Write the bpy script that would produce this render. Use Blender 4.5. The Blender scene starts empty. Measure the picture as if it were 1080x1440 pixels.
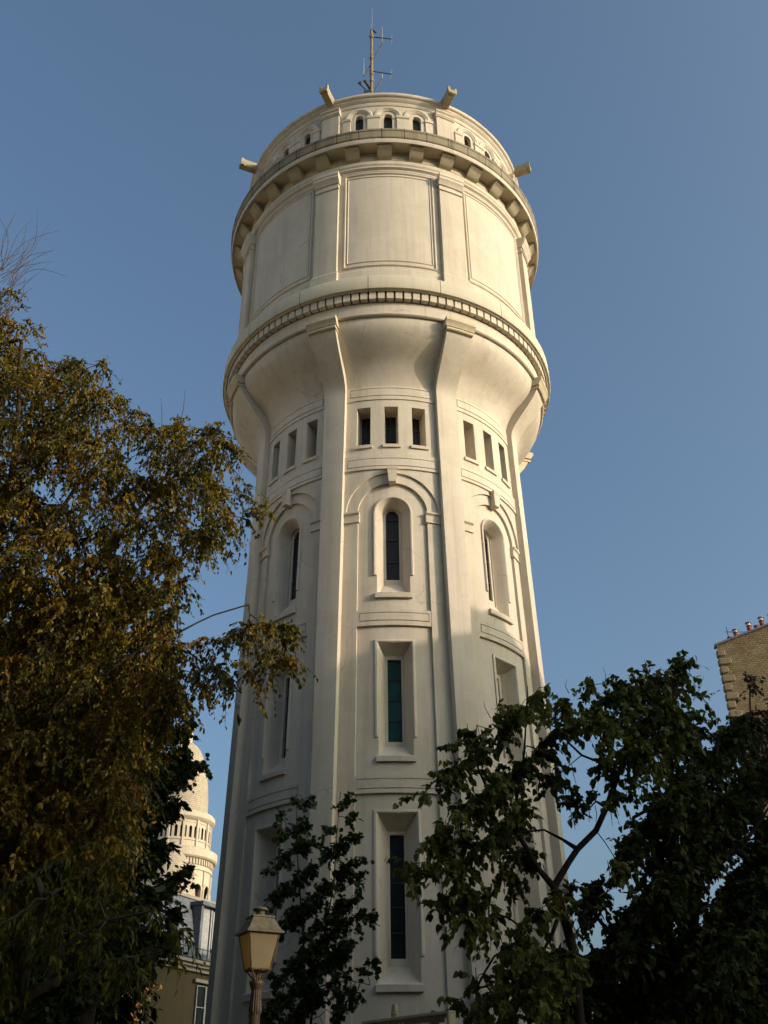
import bpy, bmesh, math, random
import numpy as np
from mathutils import Vector, Matrix

# ------------------------------------------------------------------ camera, sky, sun, exposure
sc = bpy.context.scene
col = sc.collection
FPX, PITCH, ROLL, PAN = 1388.5, math.radians(32.456), math.radians(0.5169), math.radians(-0.2577)
CAM = np.array([0.0, -30.0, 1.6])
_r = np.array([math.cos(PAN), -math.sin(PAN), 0.0]); _f = np.array([math.sin(PAN), math.cos(PAN), 0.0])
FWD = _f*math.cos(PITCH)+np.array([0, 0, math.sin(PITCH)]); _u = -_f*math.sin(PITCH)+np.array([0, 0, math.cos(PITCH)])
RGT = _r*math.cos(ROLL)-_u*math.sin(ROLL); UP = _r*math.sin(ROLL)+_u*math.cos(ROLL)
cd = bpy.data.cameras.new('camera'); cam = bpy.data.objects.new('camera', cd); col.objects.link(cam)
cd.sensor_fit = 'VERTICAL'; cd.sensor_height = 36.0; cd.sensor_width = 27.0
cd.lens = 36.0*FPX/1440.0; cd.clip_start = 0.1; cd.clip_end = 5000
cam.matrix_world = Matrix(((RGT[0], UP[0], -FWD[0], CAM[0]), (RGT[1], UP[1], -FWD[1], CAM[1]), (RGT[2], UP[2], -FWD[2], CAM[2]), (0, 0, 0, 1)))
sc.camera = cam

SUN_AZ, SUN_EL = 112.0, 16.0           # compass from +Y, degrees
S_H = np.array([math.sin(math.radians(SUN_AZ)), math.cos(math.radians(SUN_AZ))])
S_T = math.tan(math.radians(SUN_EL))
w = bpy.data.worlds.new("World"); sc.world = w; w.use_nodes = True
nt = w.node_tree
sky = nt.nodes.new('ShaderNodeTexSky'); sky.sky_type = 'NISHITA'; sky.sun_disc = False
sky.sun_elevation = math.radians(SUN_EL); sky.sun_rotation = math.radians(SUN_AZ)
sky.air_density = 0.9; sky.dust_density = 8.0; sky.ozone_density = 2.0; sky.altitude = 100
wb = nt.nodes.new('ShaderNodeMix'); wb.data_type = 'RGBA'; wb.blend_type = 'MULTIPLY'; wb.inputs[0].default_value = 1.0; wb.inputs[7].default_value = (0.88, 0.995, 0.99, 1)   # the camera's white balance
nt.links.new(sky.outputs[0], wb.inputs[6]); nt.links.new(wb.outputs[2], nt.nodes['Background'].inputs[0]); nt.nodes['Background'].inputs[1].default_value = 0.15
sl = bpy.data.lights.new('sun', 'SUN'); sl.energy = 1.9; sl.angle = math.radians(0.5); sl.color = (1.0, 0.805, 0.67)
so = bpy.data.objects.new('sun', sl); col.objects.link(so)
sd = Vector((S_H[0], S_H[1], S_T)).normalized()
so.rotation_euler = sd.to_track_quat('Z', 'Y').to_euler(); so.location = (40, -20, 40)
sc.view_settings.view_transform = 'Standard'; sc.view_settings.look = 'None'
sc.view_settings.exposure = 0.66; sc.view_settings.gamma = 1.0
sc.render.engine = 'CYCLES'
sc.cycles.max_bounces = 5; sc.cycles.transparent_max_bounces = 4; sc.cycles.use_denoising = True

PI = math.pi
rad = math.radians
rng = np.random.default_rng(7)
random.seed(7)

# ------------------------------------------------------------------ helpers: where a photographed point is in the place
def ray(x, y): return FWD+RGT*(x-540)/FPX+UP*(720-y)/FPX
def at(x, y, Y):
    d = ray(x, y); return CAM+d*((Y-CAM[1])/d[1])
def at_plane(x, y, P, n):
    d = ray(x, y); n = np.asarray(n, float); return CAM+d*(np.dot(np.asarray(P)-CAM, n)/np.dot(d, n))
def at_cyl(x, y, R):
    d = ray(x, y); a = d[0]**2+d[1]**2; b = 2*(CAM[0]*d[0]+CAM[1]*d[1]); c = CAM[0]**2+CAM[1]**2-R*R
    t = (-b-math.sqrt(max(0, b*b-4*a*c)))/(2*a); return CAM+d*t
def pxm(P): return FPX/float(np.dot(np.asarray(P)-CAM, FWD))

# ------------------------------------------------------------------ materials
def mat(name, base, rough=0.8, spec=0.3):
    m = bpy.data.materials.new(name); m.use_nodes = True
    b = m.node_tree.nodes['Principled BSDF']
    b.inputs['Base Color'].default_value = (*base, 1); b.inputs['Roughness'].default_value = rough
    b.inputs['Specular IOR Level'].default_value = spec
    return m, m.node_tree, b
def noise(nt, scale, detail=6, rough=0.6, vec=None):
    n = nt.nodes.new('ShaderNodeTexNoise'); n.inputs['Scale'].default_value = scale
    n.inputs['Detail'].default_value = detail; n.inputs['Roughness'].default_value = rough
    if vec is not None: nt.links.new(vec, n.inputs['Vector'])
    return n
def ramp(nt, fac, stops):
    r = nt.nodes.new('ShaderNodeValToRGB'); e = r.color_ramp.elements
    while len(e) < len(stops): e.new(0.5)
    for k, (p, c) in enumerate(stops): e[k].position = p; e[k].color = (*c, 1)
    nt.links.new(fac, r.inputs[0]); return r
def objco(nt, scale=(1, 1, 1)):
    t = nt.nodes.new('ShaderNodeTexCoord'); mp = nt.nodes.new('ShaderNodeMapping'); mp.inputs['Scale'].default_value = scale
    nt.links.new(t.outputs['Object'], mp.inputs[0]); return mp.outputs[0]
def mixc(nt, fac, a, b, mode='MULTIPLY'):
    m = nt.nodes.new('ShaderNodeMix'); m.data_type = 'RGBA'; m.blend_type = mode
    if isinstance(fac, (int, float)): m.inputs[0].default_value = fac
    else: nt.links.new(fac, m.inputs[0])
    for k, v in ((6, a), (7, b)):
        if isinstance(v, tuple): m.inputs[k].default_value = (*v, 1)
        else: nt.links.new(v, m.inputs[k])
    return m.outputs[2]
def bump(nt, b, h, strength, dist):
    n = nt.nodes.new('ShaderNodeBump'); n.inputs['Strength'].default_value = strength; n.inputs['Distance'].default_value = dist
    nt.links.new(h, n.inputs['Height']); nt.links.new(n.outputs[0], b.inputs['Normal'])

def stone_mat(name, base, dirt, dirt_amt=0.5, rough=0.85, streak=True, bmp=0.25, joints=0, jw=0.012, cracks=False):
    """painted render or stone: blotches, run-down streaks, fine grain; optional mortar joints round the axis"""
    m, nt, b = mat(name, base, rough, 0.25)
    v = objco(nt); n1 = noise(nt, 0.55, 7, 0.62, v)
    c = ramp(nt, n1.outputs[0], [(0.30, tuple(x*0.90 for x in base)), (0.55, base), (0.8, tuple(min(1, x*1.03) for x in base))]).outputs[0]
    if streak:
        n2 = noise(nt, 1.0, 5, 0.65, objco(nt, (3.2, 3.2, 0.16)))
        f = ramp(nt, n2.outputs[0], [(0.50, (0, 0, 0)), (0.80, (1, 1, 1))])
        mm = nt.nodes.new('ShaderNodeMath'); mm.operation = 'MULTIPLY'; mm.inputs[1].default_value = dirt_amt
        nt.links.new(f.outputs[0], mm.inputs[0])
        c = mixc(nt, mm.outputs[0], c, dirt, 'MIX')
    if cracks:
        # old repair patches and a few hairline cracks
        np_ = noise(nt, 0.9, 2, 0.4, v); fp_ = ramp(nt, np_.outputs[0], [(0.455, (0.94, 0.935, 0.92)), (0.475, (1, 1, 1)), (0.62, (1, 1, 1)), (0.635, (0.965, 0.96, 0.95))])
        c = mixc(nt, 0.8, c, fp_.outputs[0])
        nw = noise(nt, 1.6, 4, 0.6, v); ad = nt.nodes.new('ShaderNodeMix'); ad.data_type = 'RGBA'; ad.blend_type = 'ADD'; ad.inputs[0].default_value = 0.55
        nt.links.new(v, ad.inputs[6]); nt.links.new(nw.outputs[1], ad.inputs[7])
        vo = nt.nodes.new('ShaderNodeTexVoronoi'); vo.feature = 'DISTANCE_TO_EDGE'; vo.inputs['Scale'].default_value = 0.42; nt.links.new(ad.outputs[2], vo.inputs['Vector'])
        cr = ramp(nt, vo.outputs['Distance'], [(0.0, (1, 1, 1)), (0.007, (0, 0, 0))]); nm = noise(nt, 0.45, 2, 0.5, v); fm_k = ramp(nt, nm.outputs[0], [(0.56, (0, 0, 0)), (0.62, (0.55, 0.55, 0.55))])
        c = mixc(nt, mixc(nt, 1.0, cr.outputs[0], fm_k.outputs[0]), c, (0.24, 0.20, 0.14), 'MIX')
        ns = noise(nt, 1.0, 3, 0.6, objco(nt, (9, 9, 0.22))); fs_ = ramp(nt, ns.outputs[0], [(0.56, (0, 0, 0)), (0.74, (0.35, 0.35, 0.35))])
        c = mixc(nt, fs_.outputs[0], c, dirt, 'MIX')
    n3 = noise(nt, 9, 4, 0.7, v)
    f3 = ramp(nt, n3.outputs[0], [(0.35, (0.93, 0.93, 0.92)), (0.7, (1, 1, 1))])
    c = mixc(nt, 0.6, c, f3.outputs[0])
    if joints:
        t = nt.nodes.new('ShaderNodeTexCoord'); s = nt.nodes.new('ShaderNodeSeparateXYZ'); nt.links.new(t.outputs['Object'], s.inputs[0])
        a = nt.nodes.new('ShaderNodeMath'); a.operation = 'ARCTAN2'; nt.links.new(s.outputs[0], a.inputs[0]); nt.links.new(s.outputs[1], a.inputs[1])
        k = nt.nodes.new('ShaderNodeMath'); k.operation = 'MULTIPLY_ADD'; k.inputs[1].default_value = joints/(2*PI); k.inputs[2].default_value = 100.69
        nt.links.new(a.outputs[0], k.inputs[0])
        fr = nt.nodes.new('ShaderNodeMath'); fr.operation = 'FRACT'; nt.links.new(k.outputs[0], fr.inputs[0])
        lt = nt.nodes.new('ShaderNodeMath'); lt.operation = 'LESS_THAN'; lt.inputs[1].default_value = jw; nt.links.new(fr.outputs[0], lt.inputs[0])
        c = mixc(nt, lt.outputs[0], c, tuple(x*0.25 for x in dirt), 'MIX')
    nt.links.new(c, b.inputs['Base Color'])
    nb = noise(nt, 22, 5, 0.7, v); bump(nt, b, nb.outputs[0], bmp, 0.02)
    return m

CREAM = (0.605, 0.532, 0.425)
M = {}
M['plaster'] = stone_mat('tower_paint', CREAM, (0.41, 0.345, 0.24), 0.65, cracks=True)
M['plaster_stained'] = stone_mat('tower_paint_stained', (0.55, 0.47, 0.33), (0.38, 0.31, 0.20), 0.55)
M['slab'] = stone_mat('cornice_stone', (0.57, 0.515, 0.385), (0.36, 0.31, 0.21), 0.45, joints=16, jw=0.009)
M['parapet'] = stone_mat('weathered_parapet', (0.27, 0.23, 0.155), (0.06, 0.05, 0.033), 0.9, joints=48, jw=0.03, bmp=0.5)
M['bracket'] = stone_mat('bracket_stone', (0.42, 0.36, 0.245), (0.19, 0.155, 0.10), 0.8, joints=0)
M['spout'] = stone_mat('spout_stone', (0.40, 0.34, 0.22), (0.18, 0.145, 0.09), 0.7)
def glass_mat(name, base, rough=0.25):
    m, nt, b = mat(name, base, rough, 0.22)
    n = noise(nt, 2.5, 4, 0.6, objco(nt, (1, 1, 0.6)))
    c = ramp(nt, n.outputs[0], [(0.3, tuple(x*0.6 for x in base)), (0.7, tuple(x*1.4 for x in base))])
    nt.links.new(c.outputs[0], b.inputs['Base Color']); return m
M['glass'] = glass_mat('dark_glass', (0.018, 0.019, 0.019))
M['teal'] = glass_mat('teal_blind', (0.004, 0.048, 0.040), 0.5)
M['deepglass'] = glass_mat('blue_black_glass', (0.008, 0.016, 0.018), 0.3)
M['bar'] = mat('glazing_bar', (0.045, 0.045, 0.043), 0.6)[0]
def rust_mat(name, a, b2, sc_=14, rough=0.7):
    m, nt, b = mat(name, a, rough, 0.3); n = noise(nt, sc_, 6, 0.7, objco(nt))
    c = ramp(nt, n.outputs[0], [(0.4, a), (0.62, b2)]); nt.links.new(c.outputs[0], b.inputs['Base Color'])
    bump(nt, b, n.outputs[0], 0.3, 0.01); return m
M['mast'] = rust_mat('mast_steel', (0.16, 0.11, 0.06), (0.34, 0.26, 0.15))
M['arm'] = rust_mat('arm_steel', (0.05, 0.05, 0.05), (0.10, 0.09, 0.08))
M['whip'] = mat('pale_fibreglass', (0.30, 0.30, 0.29), 0.5)[0]
M['lampmetal'] = rust_mat('lamp_copper', (0.075, 0.07, 0.045), (0.15, 0.13, 0.08), 9)
M['lampdark'] = rust_mat('lamp_frame', (0.07, 0.045, 0.022), (0.14, 0.09, 0.04), 12)
M['post'] = rust_mat('brown_post_paint', (0.045, 0.031, 0.019), (0.075, 0.052, 0.031), 16, 0.55)

def leaf_mat(name, cols, rough=0.5, trans=0.35, spec=0.4):
    m = bpy.data.materials.new(name); m.use_nodes = True; nt = m.node_tree
    b = nt.nodes['Principled BSDF']; out = nt.nodes['Material Output']
    a = nt.nodes.new('ShaderNodeAttribute'); a.attribute_name = 'tint'
    n = len(cols); r = ramp(nt, a.outputs['Fac'], [(i/(n-1), c) for i, c in enumerate(cols)])
    b.inputs['Roughness'].default_value = rough; b.inputs['Specular IOR Level'].default_value = spec
    nt.links.new(r.outputs[0], b.inputs['Base Color'])
    t = nt.nodes.new('ShaderNodeBsdfTranslucent'); hs = nt.nodes.new('ShaderNodeHueSaturation')
    hs.inputs['Saturation'].default_value = 1.15; hs.inputs['Value'].default_value = 1.3
    nt.links.new(r.outputs[0], hs.inputs['Color']); nt.links.new(hs.outputs[0], t.inputs[0])
    mx = nt.nodes.new('ShaderNodeMixShader'); mx.inputs[0].default_value = trans
    nt.links.new(b.outputs[0], mx.inputs[1]); nt.links.new(t.outputs[0], mx.inputs[2]); nt.links.new(mx.outputs[0], out.inputs[0])
    return m
M['birch'] = leaf_mat('golden_birch_leaf', [(0.030, 0.038, 0.006), (0.070, 0.068, 0.007), (0.17, 0.132, 0.011), (0.28, 0.188, 0.014), (0.16, 0.078, 0.010)], spec=0.3, rough=0.42)
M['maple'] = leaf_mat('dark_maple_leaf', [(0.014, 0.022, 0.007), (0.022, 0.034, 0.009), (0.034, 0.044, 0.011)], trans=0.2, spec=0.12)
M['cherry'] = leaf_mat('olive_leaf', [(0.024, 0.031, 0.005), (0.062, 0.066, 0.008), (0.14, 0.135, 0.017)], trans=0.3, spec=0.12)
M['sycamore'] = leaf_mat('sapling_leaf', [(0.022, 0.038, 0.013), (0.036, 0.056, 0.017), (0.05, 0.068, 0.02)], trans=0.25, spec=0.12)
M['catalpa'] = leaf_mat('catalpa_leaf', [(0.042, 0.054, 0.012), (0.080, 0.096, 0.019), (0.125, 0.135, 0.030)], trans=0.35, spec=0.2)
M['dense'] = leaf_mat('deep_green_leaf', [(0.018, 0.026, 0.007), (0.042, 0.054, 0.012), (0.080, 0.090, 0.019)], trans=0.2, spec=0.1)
M['plum'] = leaf_mat('bronze_leaf', [(0.022, 0.012, 0.008), (0.038, 0.022, 0.011), (0.045, 0.032, 0.013)], trans=0.25)
M['amber'] = leaf_mat('amber_leaf', [(0.22, 0.10, 0.02), (0.36, 0.20, 0.05), (0.48, 0.30, 0.10)], trans=0.3)
def bark(name, a, b2):
    m, nt, b = mat(name, a, 0.9, 0.2); n = noise(nt, 6, 8, 0.7, objco(nt, (3, 3, 0.8)))
    c = ramp(nt, n.outputs[0], [(0.35, a), (0.7, b2)]); nt.links.new(c.outputs[0], b.inputs['Base Color'])
    bump(nt, b, n.outputs[0], 0.6, 0.03); return m
M['bark'] = bark('dark_bark', (0.014, 0.011, 0.008), (0.035, 0.027, 0.02))
M['birchbark'] = bark('birch_twig_bark', (0.05, 0.034, 0.02), (0.11, 0.08, 0.05))
M['greybark'] = bark('olive_bark', (0.03, 0.024, 0.014), (0.07, 0.058, 0.036))

def brick_mat(name, c1, c2, mortar, scale, bmp=0.6, rough=0.9, bw=0.5, rh=0.25):
    m, nt, b = mat(name, c1, rough, 0.2)
    uv = nt.nodes.new('ShaderNodeTexCoord'); br = nt.nodes.new('ShaderNodeTexBrick')
    nt.links.new(uv.outputs['UV'], br.inputs['Vector'])
    br.inputs['Color1'].default_value = (*c1, 1); br.inputs['Color2'].default_value = (*c2, 1); br.inputs['Mortar'].default_value = (*mortar, 1)
    br.inputs['Scale'].default_value = scale; br.inputs['Mortar Size'].default_value = 0.02
    br.inputs['Brick Width'].default_value = bw; br.inputs['Row Height'].default_value = rh
    n = noise(nt, 1.3, 6, 0.65, objco(nt)); f = ramp(nt, n.outputs[0], [(0.3, (0.72, 0.70, 0.66)), (0.7, (1.05, 1.05, 1.05))])
    c = mixc(nt, 0.8, br.outputs['Color'], f.outputs[0]); nt.links.new(c, b.inputs['Base Color'])
    nb = noise(nt, 14, 5, 0.7, objco(nt))
    ad = nt.nodes.new('ShaderNodeMath'); ad.operation = 'MULTIPLY_ADD'; ad.inputs[1].default_value = -1.0
    nt.links.new(br.outputs['Fac'], ad.inputs[0]); nt.links.new(nb.outputs[0], ad.inputs[2])
    bump(nt, b, ad.outputs[0], bmp, 0.03); return m

# ------------------------------------------------------------------ mesh building
class MB:
    def __init__(s): s.v = []; s.f = []; s.n = 0; s.uv = None
    def add(s, vs, fs):
        s.v.extend([tuple(map(float, p)) for p in vs]); o = s.n
        s.f.extend([tuple(o+i for i in f) for f in fs]); s.n += len(vs); return s
    def grid(s, P, closed_u=False):          # P[i][j] points
        nu, nv = len(P), len(P[0]); vs = [p for row in P for p in row]; fs = []
        for i in range(nu if closed_u else nu-1):
            for j in range(nv-1):
                a = i*nv+j; b = ((i+1) % nu)*nv+j; fs.append((a, b, b+1, a+1))
        return s.add(vs, fs)
    def box(s, c, sz, rot=None):
        c = np.asarray(c, float); h = np.asarray(sz, float)/2
        vs = [np.array([sx*h[0], sy*h[1], sz_*h[2]]) for sx in (-1, 1) for sy in (-1, 1) for sz_ in (-1, 1)]
        if rot is not None: vs = [rot@p for p in vs]
        return s.add([c+p for p in vs], [(0, 1, 3, 2), (4, 6, 7, 5), (0, 4, 5, 1), (2, 3, 7, 6), (0, 2, 6, 4), (1, 5, 7, 3)])
    def tube(s, pts, rr, n=8, caps=True):
        pts = [np.asarray(p, float) for p in pts]; k = len(pts)
        if np.isscalar(rr): rr = [rr]*k
        t0 = pts[1]-pts[0]; t0 /= np.linalg.norm(t0)+1e-12
        ref = np.array([0, 0, 1.0]) if abs(t0[2]) < 0.9 else np.array([1.0, 0, 0])
        a = np.cross(t0, ref); a /= np.linalg.norm(a)
        vs = []
        for i in range(k):
            t = pts[min(i+1, k-1)]-pts[max(i-1, 0)]; t /= np.linalg.norm(t)+1e-12
            a = a-t*np.dot(a, t); a /= np.linalg.norm(a)+1e-12; b = np.cross(t, a)
            for j in range(n):
                q = 2*PI*j/n; vs.append(pts[i]+rr[i]*(math.cos(q)*a+math.sin(q)*b))
        fs = [(i*n+j, i*n+(j+1) % n, (i+1)*n+(j+1) % n, (i+1)*n+j) for i in range(k-1) for j in range(n)]
        if caps: fs += [tuple(range(n-1, -1, -1)), tuple(range((k-1)*n, k*n))]
        return s.add(vs, fs)
    def lathe(s, prof, n=192, c=(0, 0), a0=0, a1=360, close=True):
        full = abs(a1-a0) >= 360; m = n if full else n+1
        P = []
        for i in range(m):
            th = rad(a0+(a1-a0)*i/n); P.append([(c[0]+r*math.sin(th), c[1]-r*math.cos(th), h) for r, h in prof])
        return s.grid(P, full)
    def build(s, name, m, parent=None, smooth=35, merge=True, label=None, recalc=True):
        me = bpy.data.meshes.new(name); me.from_pydata(s.v, [], s.f)
        bm = bmesh.new(); bm.from_mesh(me)
        if merge: bmesh.ops.remove_doubles(bm, verts=bm.verts, dist=0.0004)
        if recalc: bmesh.ops.recalc_face_normals(bm, faces=bm.faces)
        bm.to_mesh(me); bm.free(); me.update()
        if smooth:
            me.polygons.foreach_set('use_smooth', [True]*len(me.polygons)); me.set_sharp_from_angle(angle=rad(smooth))
        if m is not None: me.materials.append(m)
        o = bpy.data.objects.new(name, me); col.objects.link(o)
        if parent: o.parent = parent
        if label: o['label'] = label
        return o
def planar_uv(o, udir, vdir=(0, 0, 1)):
    me = o.data; uv = me.uv_layers.new(name='UVMap'); u = Vector(udir); v = Vector(vdir)
    for l in me.loops:
        p = me.vertices[l.vertex_index].co; uv.data[l.index].uv = (p.dot(u), p.dot(v))
def empty(name, loc=(0, 0, 0), rz=0.0):
    o = bpy.data.objects.new(name, None); col.objects.link(o); o.location = loc; o.rotation_euler = (0, 0, rz); o.empty_display_size = 0.2; return o
def tag(o, label, cat, group=None, kind=None):
    o['label'] = label; o['category'] = cat
    if group: o['group'] = group
    if kind: o['kind'] = kind
    return o
def dup(o, rz, parent):
    c = o.copy(); col.objects.link(c); c.parent = parent; c.rotation_euler = (0, 0, rz); return c
def dup_tree(o, rz, parent):
    c = dup(o, rz, parent)
    for ch in o.children:
        d = ch.copy(); col.objects.link(d); d.parent = c
        if 'label' in d.keys(): del d['label']
    if 'label' in c.keys(): del c['label']
    return c

# ================================================================== WATER TOWER
TH0 = rad(1.85)
tower = empty('water_tower', (0, 0, 0), TH0)
tag(tower, 'tall round cream water tower with pilasters, bulging tank and balcony', 'water tower')
def Rs(h): return 4.73-0.018*(h-9.1)          # inner field of the shaft
def cyl(u, h, r): t = rad(u); return (r*math.sin(t), -r*math.cos(t), h)
OPEN_BAYS = (-2, -1, 0, 1, 2)
deg = lambda x, h: math.degrees(x/Rs(h))       # metres along the wall -> degrees

def sheet(mb, cols, lower, upper, r, holes=(), hstep=0.9, jamb_depth=0.0, edge=True):
    """a curved wall sheet: cols = sorted angles, lower/upper(u) heights, r(h) radius, holes = (u0,u1,h0,h1fun)"""
    for a, b in zip(cols[:-1], cols[1:]):
        um = (a+b)/2
        segs = [((lower(a, um), lower(b, um)), (upper(a, um), upper(b, um)))]
        for (u0, u1, h0, h1) in holes:
            if u0-1e-6 < um < u1+1e-6:
                f = h1 if callable(h1) else (lambda u, k=h1: k)
                new = []
                for lo, hi in segs:
                    if hi[0] > h0 > lo[0]:
                        new += [(lo, (h0, h0)), ((f(a), f(b)), hi)]
                    else: new.append((lo, hi))
                segs = new
        for lo, hi in segs:
            n = max(1, int(math.ceil((max(hi)-min(lo))/hstep)))
            P = [[], []]
            for k in range(n+1):
                t = k/n
                for q, u in ((0, a), (1, b)):
                    h = lo[q]+(hi[q]-lo[q])*t; P[q].append(cyl(u, h, r(h)))
            mb.grid(P)
def strip(mb, pts, r0, r1):
    """the edge face that joins radius r0 to r1 along a path of (u,h)"""
    P = [[cyl(u, h, r0(h)), cyl(u, h, r1(h))] for u, h in pts]; mb.grid(P)
def frange(a, b, st):
    n = max(1, int(round(abs(b-a)/st))); return [a+(b-a)*i/n for i in range(n+1)]

HB = 0.0                     # foot of the tower
AR_H, AR_I, AR_O = 17.74, 1.06, 1.40     # arch springing, inner and outer radius (metres)
L1, L2, L3 = 0.085, 0.15, 0.34
TOPF = 19.25
def arch_h(u, R):
    x = abs(u)*PI/180*Rs(18.2); return AR_H+math.sqrt(max(0, R*R-x*x))
UI = math.degrees(AR_I/Rs(18.2)); UO = math.degrees(AR_O/Rs(18.2))
def spl(base, extra): return sorted(set([round(x, 5) for x in base+extra]))

def arched(hw, hs, hb, n=12, close=True):
    """outline of a round-headed opening: from bottom left up over the head to bottom right (x in metres, h)"""
    return [(-hw, hb)]+[(-hw*math.cos(PI*i/n), hs+hw*math.sin(PI*i/n)) for i in range(n+1)]+[(hw, hb)]
def recthead(hw, ht, hb): return [(-hw, hb), (-hw, ht), (hw, ht), (hw, hb)]
def outl(mb, rings, closed):
    """loft through rings [(outline, r_offset)]"""
    P = []
    n = len(rings[0][0])
    for k in range(n+(1 if closed else 0)):
        row = []
        for o, d in rings:
            x, h = o[k % n]; r = Rs(h)+d; row.append(cyl(math.degrees(x/Rs(h)), h, r))
        P.append(row)
    mb.grid(P)
def fill(mb, o, d):
    pts = [cyl(math.degrees(x/Rs(h)), h, Rs(h)+d) for x, h in o]; c = np.mean(np.array(pts), 0)
    n = len(pts); mb.add(pts+[c], [(i, (i+1) % n, n) for i in range(n)])

# opening data
A_HW, A_HS, A_HB = 0.485, 17.76, 14.97
W2 = (0.465, 13.38, 10.11); W1 = (0.50, 8.60, 4.66)
T_HW, T_HT, T_HB = 0.215, 21.80, 20.25
shaft = MB()
for k in range(8):
    b = (k if k <= 4 else k-8); op = b in OPEN_BAYS; u0 = 45*b
    m = MB()
    aw = deg(A_HW, 16.5)
    acols = [-aw*math.cos(PI*i/12) for i in range(13)]
    w2 = deg(W2[0], 12); w1 = deg(W1[0], 7)
    cols = spl(frange(-22.5, 22.5, 1.5), acols+[-w2, w2, -w1, w1])
    def ah(u): x = rad(u)*Rs(17.76); return A_HS+math.sqrt(max(0, A_HW**2-x*x))
    holes = [(-aw, aw, A_HB, ah), (-w2, w2, W2[2], W2[1]), (-w1, w1, W1[2], W1[1])] if op else []
    # field
    def mk(cols, lower, upper, r, holes=(), **kw):
        mm = MB(); sheet(mm, cols, lower, upper, r, holes, **kw)
        rot = Matrix.Rotation(rad(u0), 3, 'Z')
        shaft.add([rot@Vector(p) for p in mm.v], mm.f)
    def mks(pts, r0, r1):
        mm = MB(); strip(mm, pts, r0, r1); rot = Matrix.Rotation(rad(u0), 3, 'Z')
        shaft.add([rot@Vector(p) for p in mm.v], mm.f)
    mk(cols, lambda u, um: HB, lambda u, um: TOPF, Rs, holes)
    # strips beside the field and the archivolt (one step forward)
    US = 13.1
    c1 = spl(frange(-22.5, 22.5, 1.5), [-US, US, -UI, UI]+[-UI*math.cos(PI*i/24) for i in range(25)])
    r1 = lambda h: Rs(h)+L1
    def lo1(u, um): return HB if abs(um) > US else (arch_h(u, AR_I) if abs(um) <= UI else AR_H)
    mk(c1, lo1, lambda u, um: TOPF, r1)
    mks([(-US, HB), (-US, AR_H)], Rs, r1); mks([(US, HB), (US, AR_H)], Rs, r1)
    mks([(-UI*math.cos(PI*i/24), arch_h(UI*math.cos(PI*i/24), AR_I)) for i in range(25)], Rs, r1)
    # spandrel and the triple window wall (two steps forward)
    t = deg(T_HW, 21); tc = deg(0.87, 21)
    tu = [s*tc+e*t for s in (-1, 0, 1) for e in (-1, 1)]
    c2 = spl(frange(-22.5, 22.5, 1.5), [-UO*math.cos(PI*i/24) for i in range(25)]+tu)
    r2 = lambda h: Rs(h)+L2
    holes2 = [(s*tc-t, s*tc+t, T_HB, T_HT) for s in (-1, 0, 1)] if op else []
    mk(c2, lambda u, um: arch_h(u, AR_O) if abs(um) <= UO else AR_H, lambda u, um: 22.58, r2, holes2)
    mks([(-UO*math.cos(PI*i/24), arch_h(UO*math.cos(PI*i/24), AR_O)) for i in range(25)], r1, r2)
    mks([(-22.5, AR_H), (-UO, AR_H)], r1, r2); mks([(UO, AR_H), (22.5, AR_H)], r1, r2)
shaft.build('shaft', M['plaster'], tower, smooth=6, recalc=False)

# ---- bulging base of the tank
BUL = [(22.58, Rs(22.58)+L2), (22.72, 4.66), (22.88, 4.70), (23.08, 4.775), (23.30, 4.90), (23.48, 5.03), (23.66, 5.22), (23.84, 5.41), (24.0, 5.56), (24.16, 5.68), (24.32, 5.765), (24.48, 5.81), (24.64, 5.82)]
def smooth_prof(pr, n=36):
    h = np.array([p[0] for p in pr]); r = np.array([p[1] for p in pr]); hh = np.linspace(h[0], h[-1], n)
    rr = np.interp(hh, h, r); k = np.array([0.25, 0.5, 0.25])
    for _ in range(3):
        q = np.convolve(np.pad(rr, 1, mode='edge'), k, 'valid'); q[0] = rr[0]; q[-1] = rr[-1]; rr = q
    return list(zip(rr, hh))
MB().lathe(smooth_prof(BUL), 192).build('tank_base', M['plaster'], tower, smooth=60)
# ---- cornice: fillet, frieze, dentil bed, slab, sloping top
MB().lathe([(5.78, 24.655), (5.91, 24.655), (5.945, 24.69), (5.945, 24.76), (5.925, 24.78), (5.925, 25.20), (5.90, 25.22)], 192).build('frieze', M['plaster'], tower)
M['gapshade'] = stone_mat('gap_shade_stone', (0.20, 0.16, 0.105), (0.09, 0.075, 0.05), 0.6)  # shade of the gaps between dentils put into a dark stone colour
MB().lathe([(5.90, 25.21), (5.945, 25.21), (5.945, 25.56), (6.20, 25.56)], 192).build('dentil_bed', M['gapshade'], tower)
MB().lathe([(6.14, 25.52), (6.17, 25.52), (6.20, 25.56), (6.265, 25.56), (6.28, 25.60), (6.27, 26.12), (6.24, 26.17), (6.10, 26.22), (5.70, 26.5)], 256).build('cornice_slab', M['slab'], tower)
NDT = 130
dm = MB(); hw = rad(2.77*0.39)
for (ra, rb, ha, hb_) in ((5.92, 6.115, 25.225, 25.555),):
    P = [[(r*math.sin(s*hw), -r*math.cos(s*hw), h) for r, h in ((ra, ha), (rb, ha), (rb, hb_), (ra, hb_))] for s in (-1, 1)]
    dm.add(P[0]+P[1], [(0, 1, 2, 3), (7, 6, 5, 4), (0, 4, 5, 1), (1, 5, 6, 2), (2, 6, 7, 3), (3, 7, 4, 0)])
d0 = dm.build('dentil', M['plaster'], tower, smooth=0)
rest = MB(); a_off = -0.3
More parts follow.
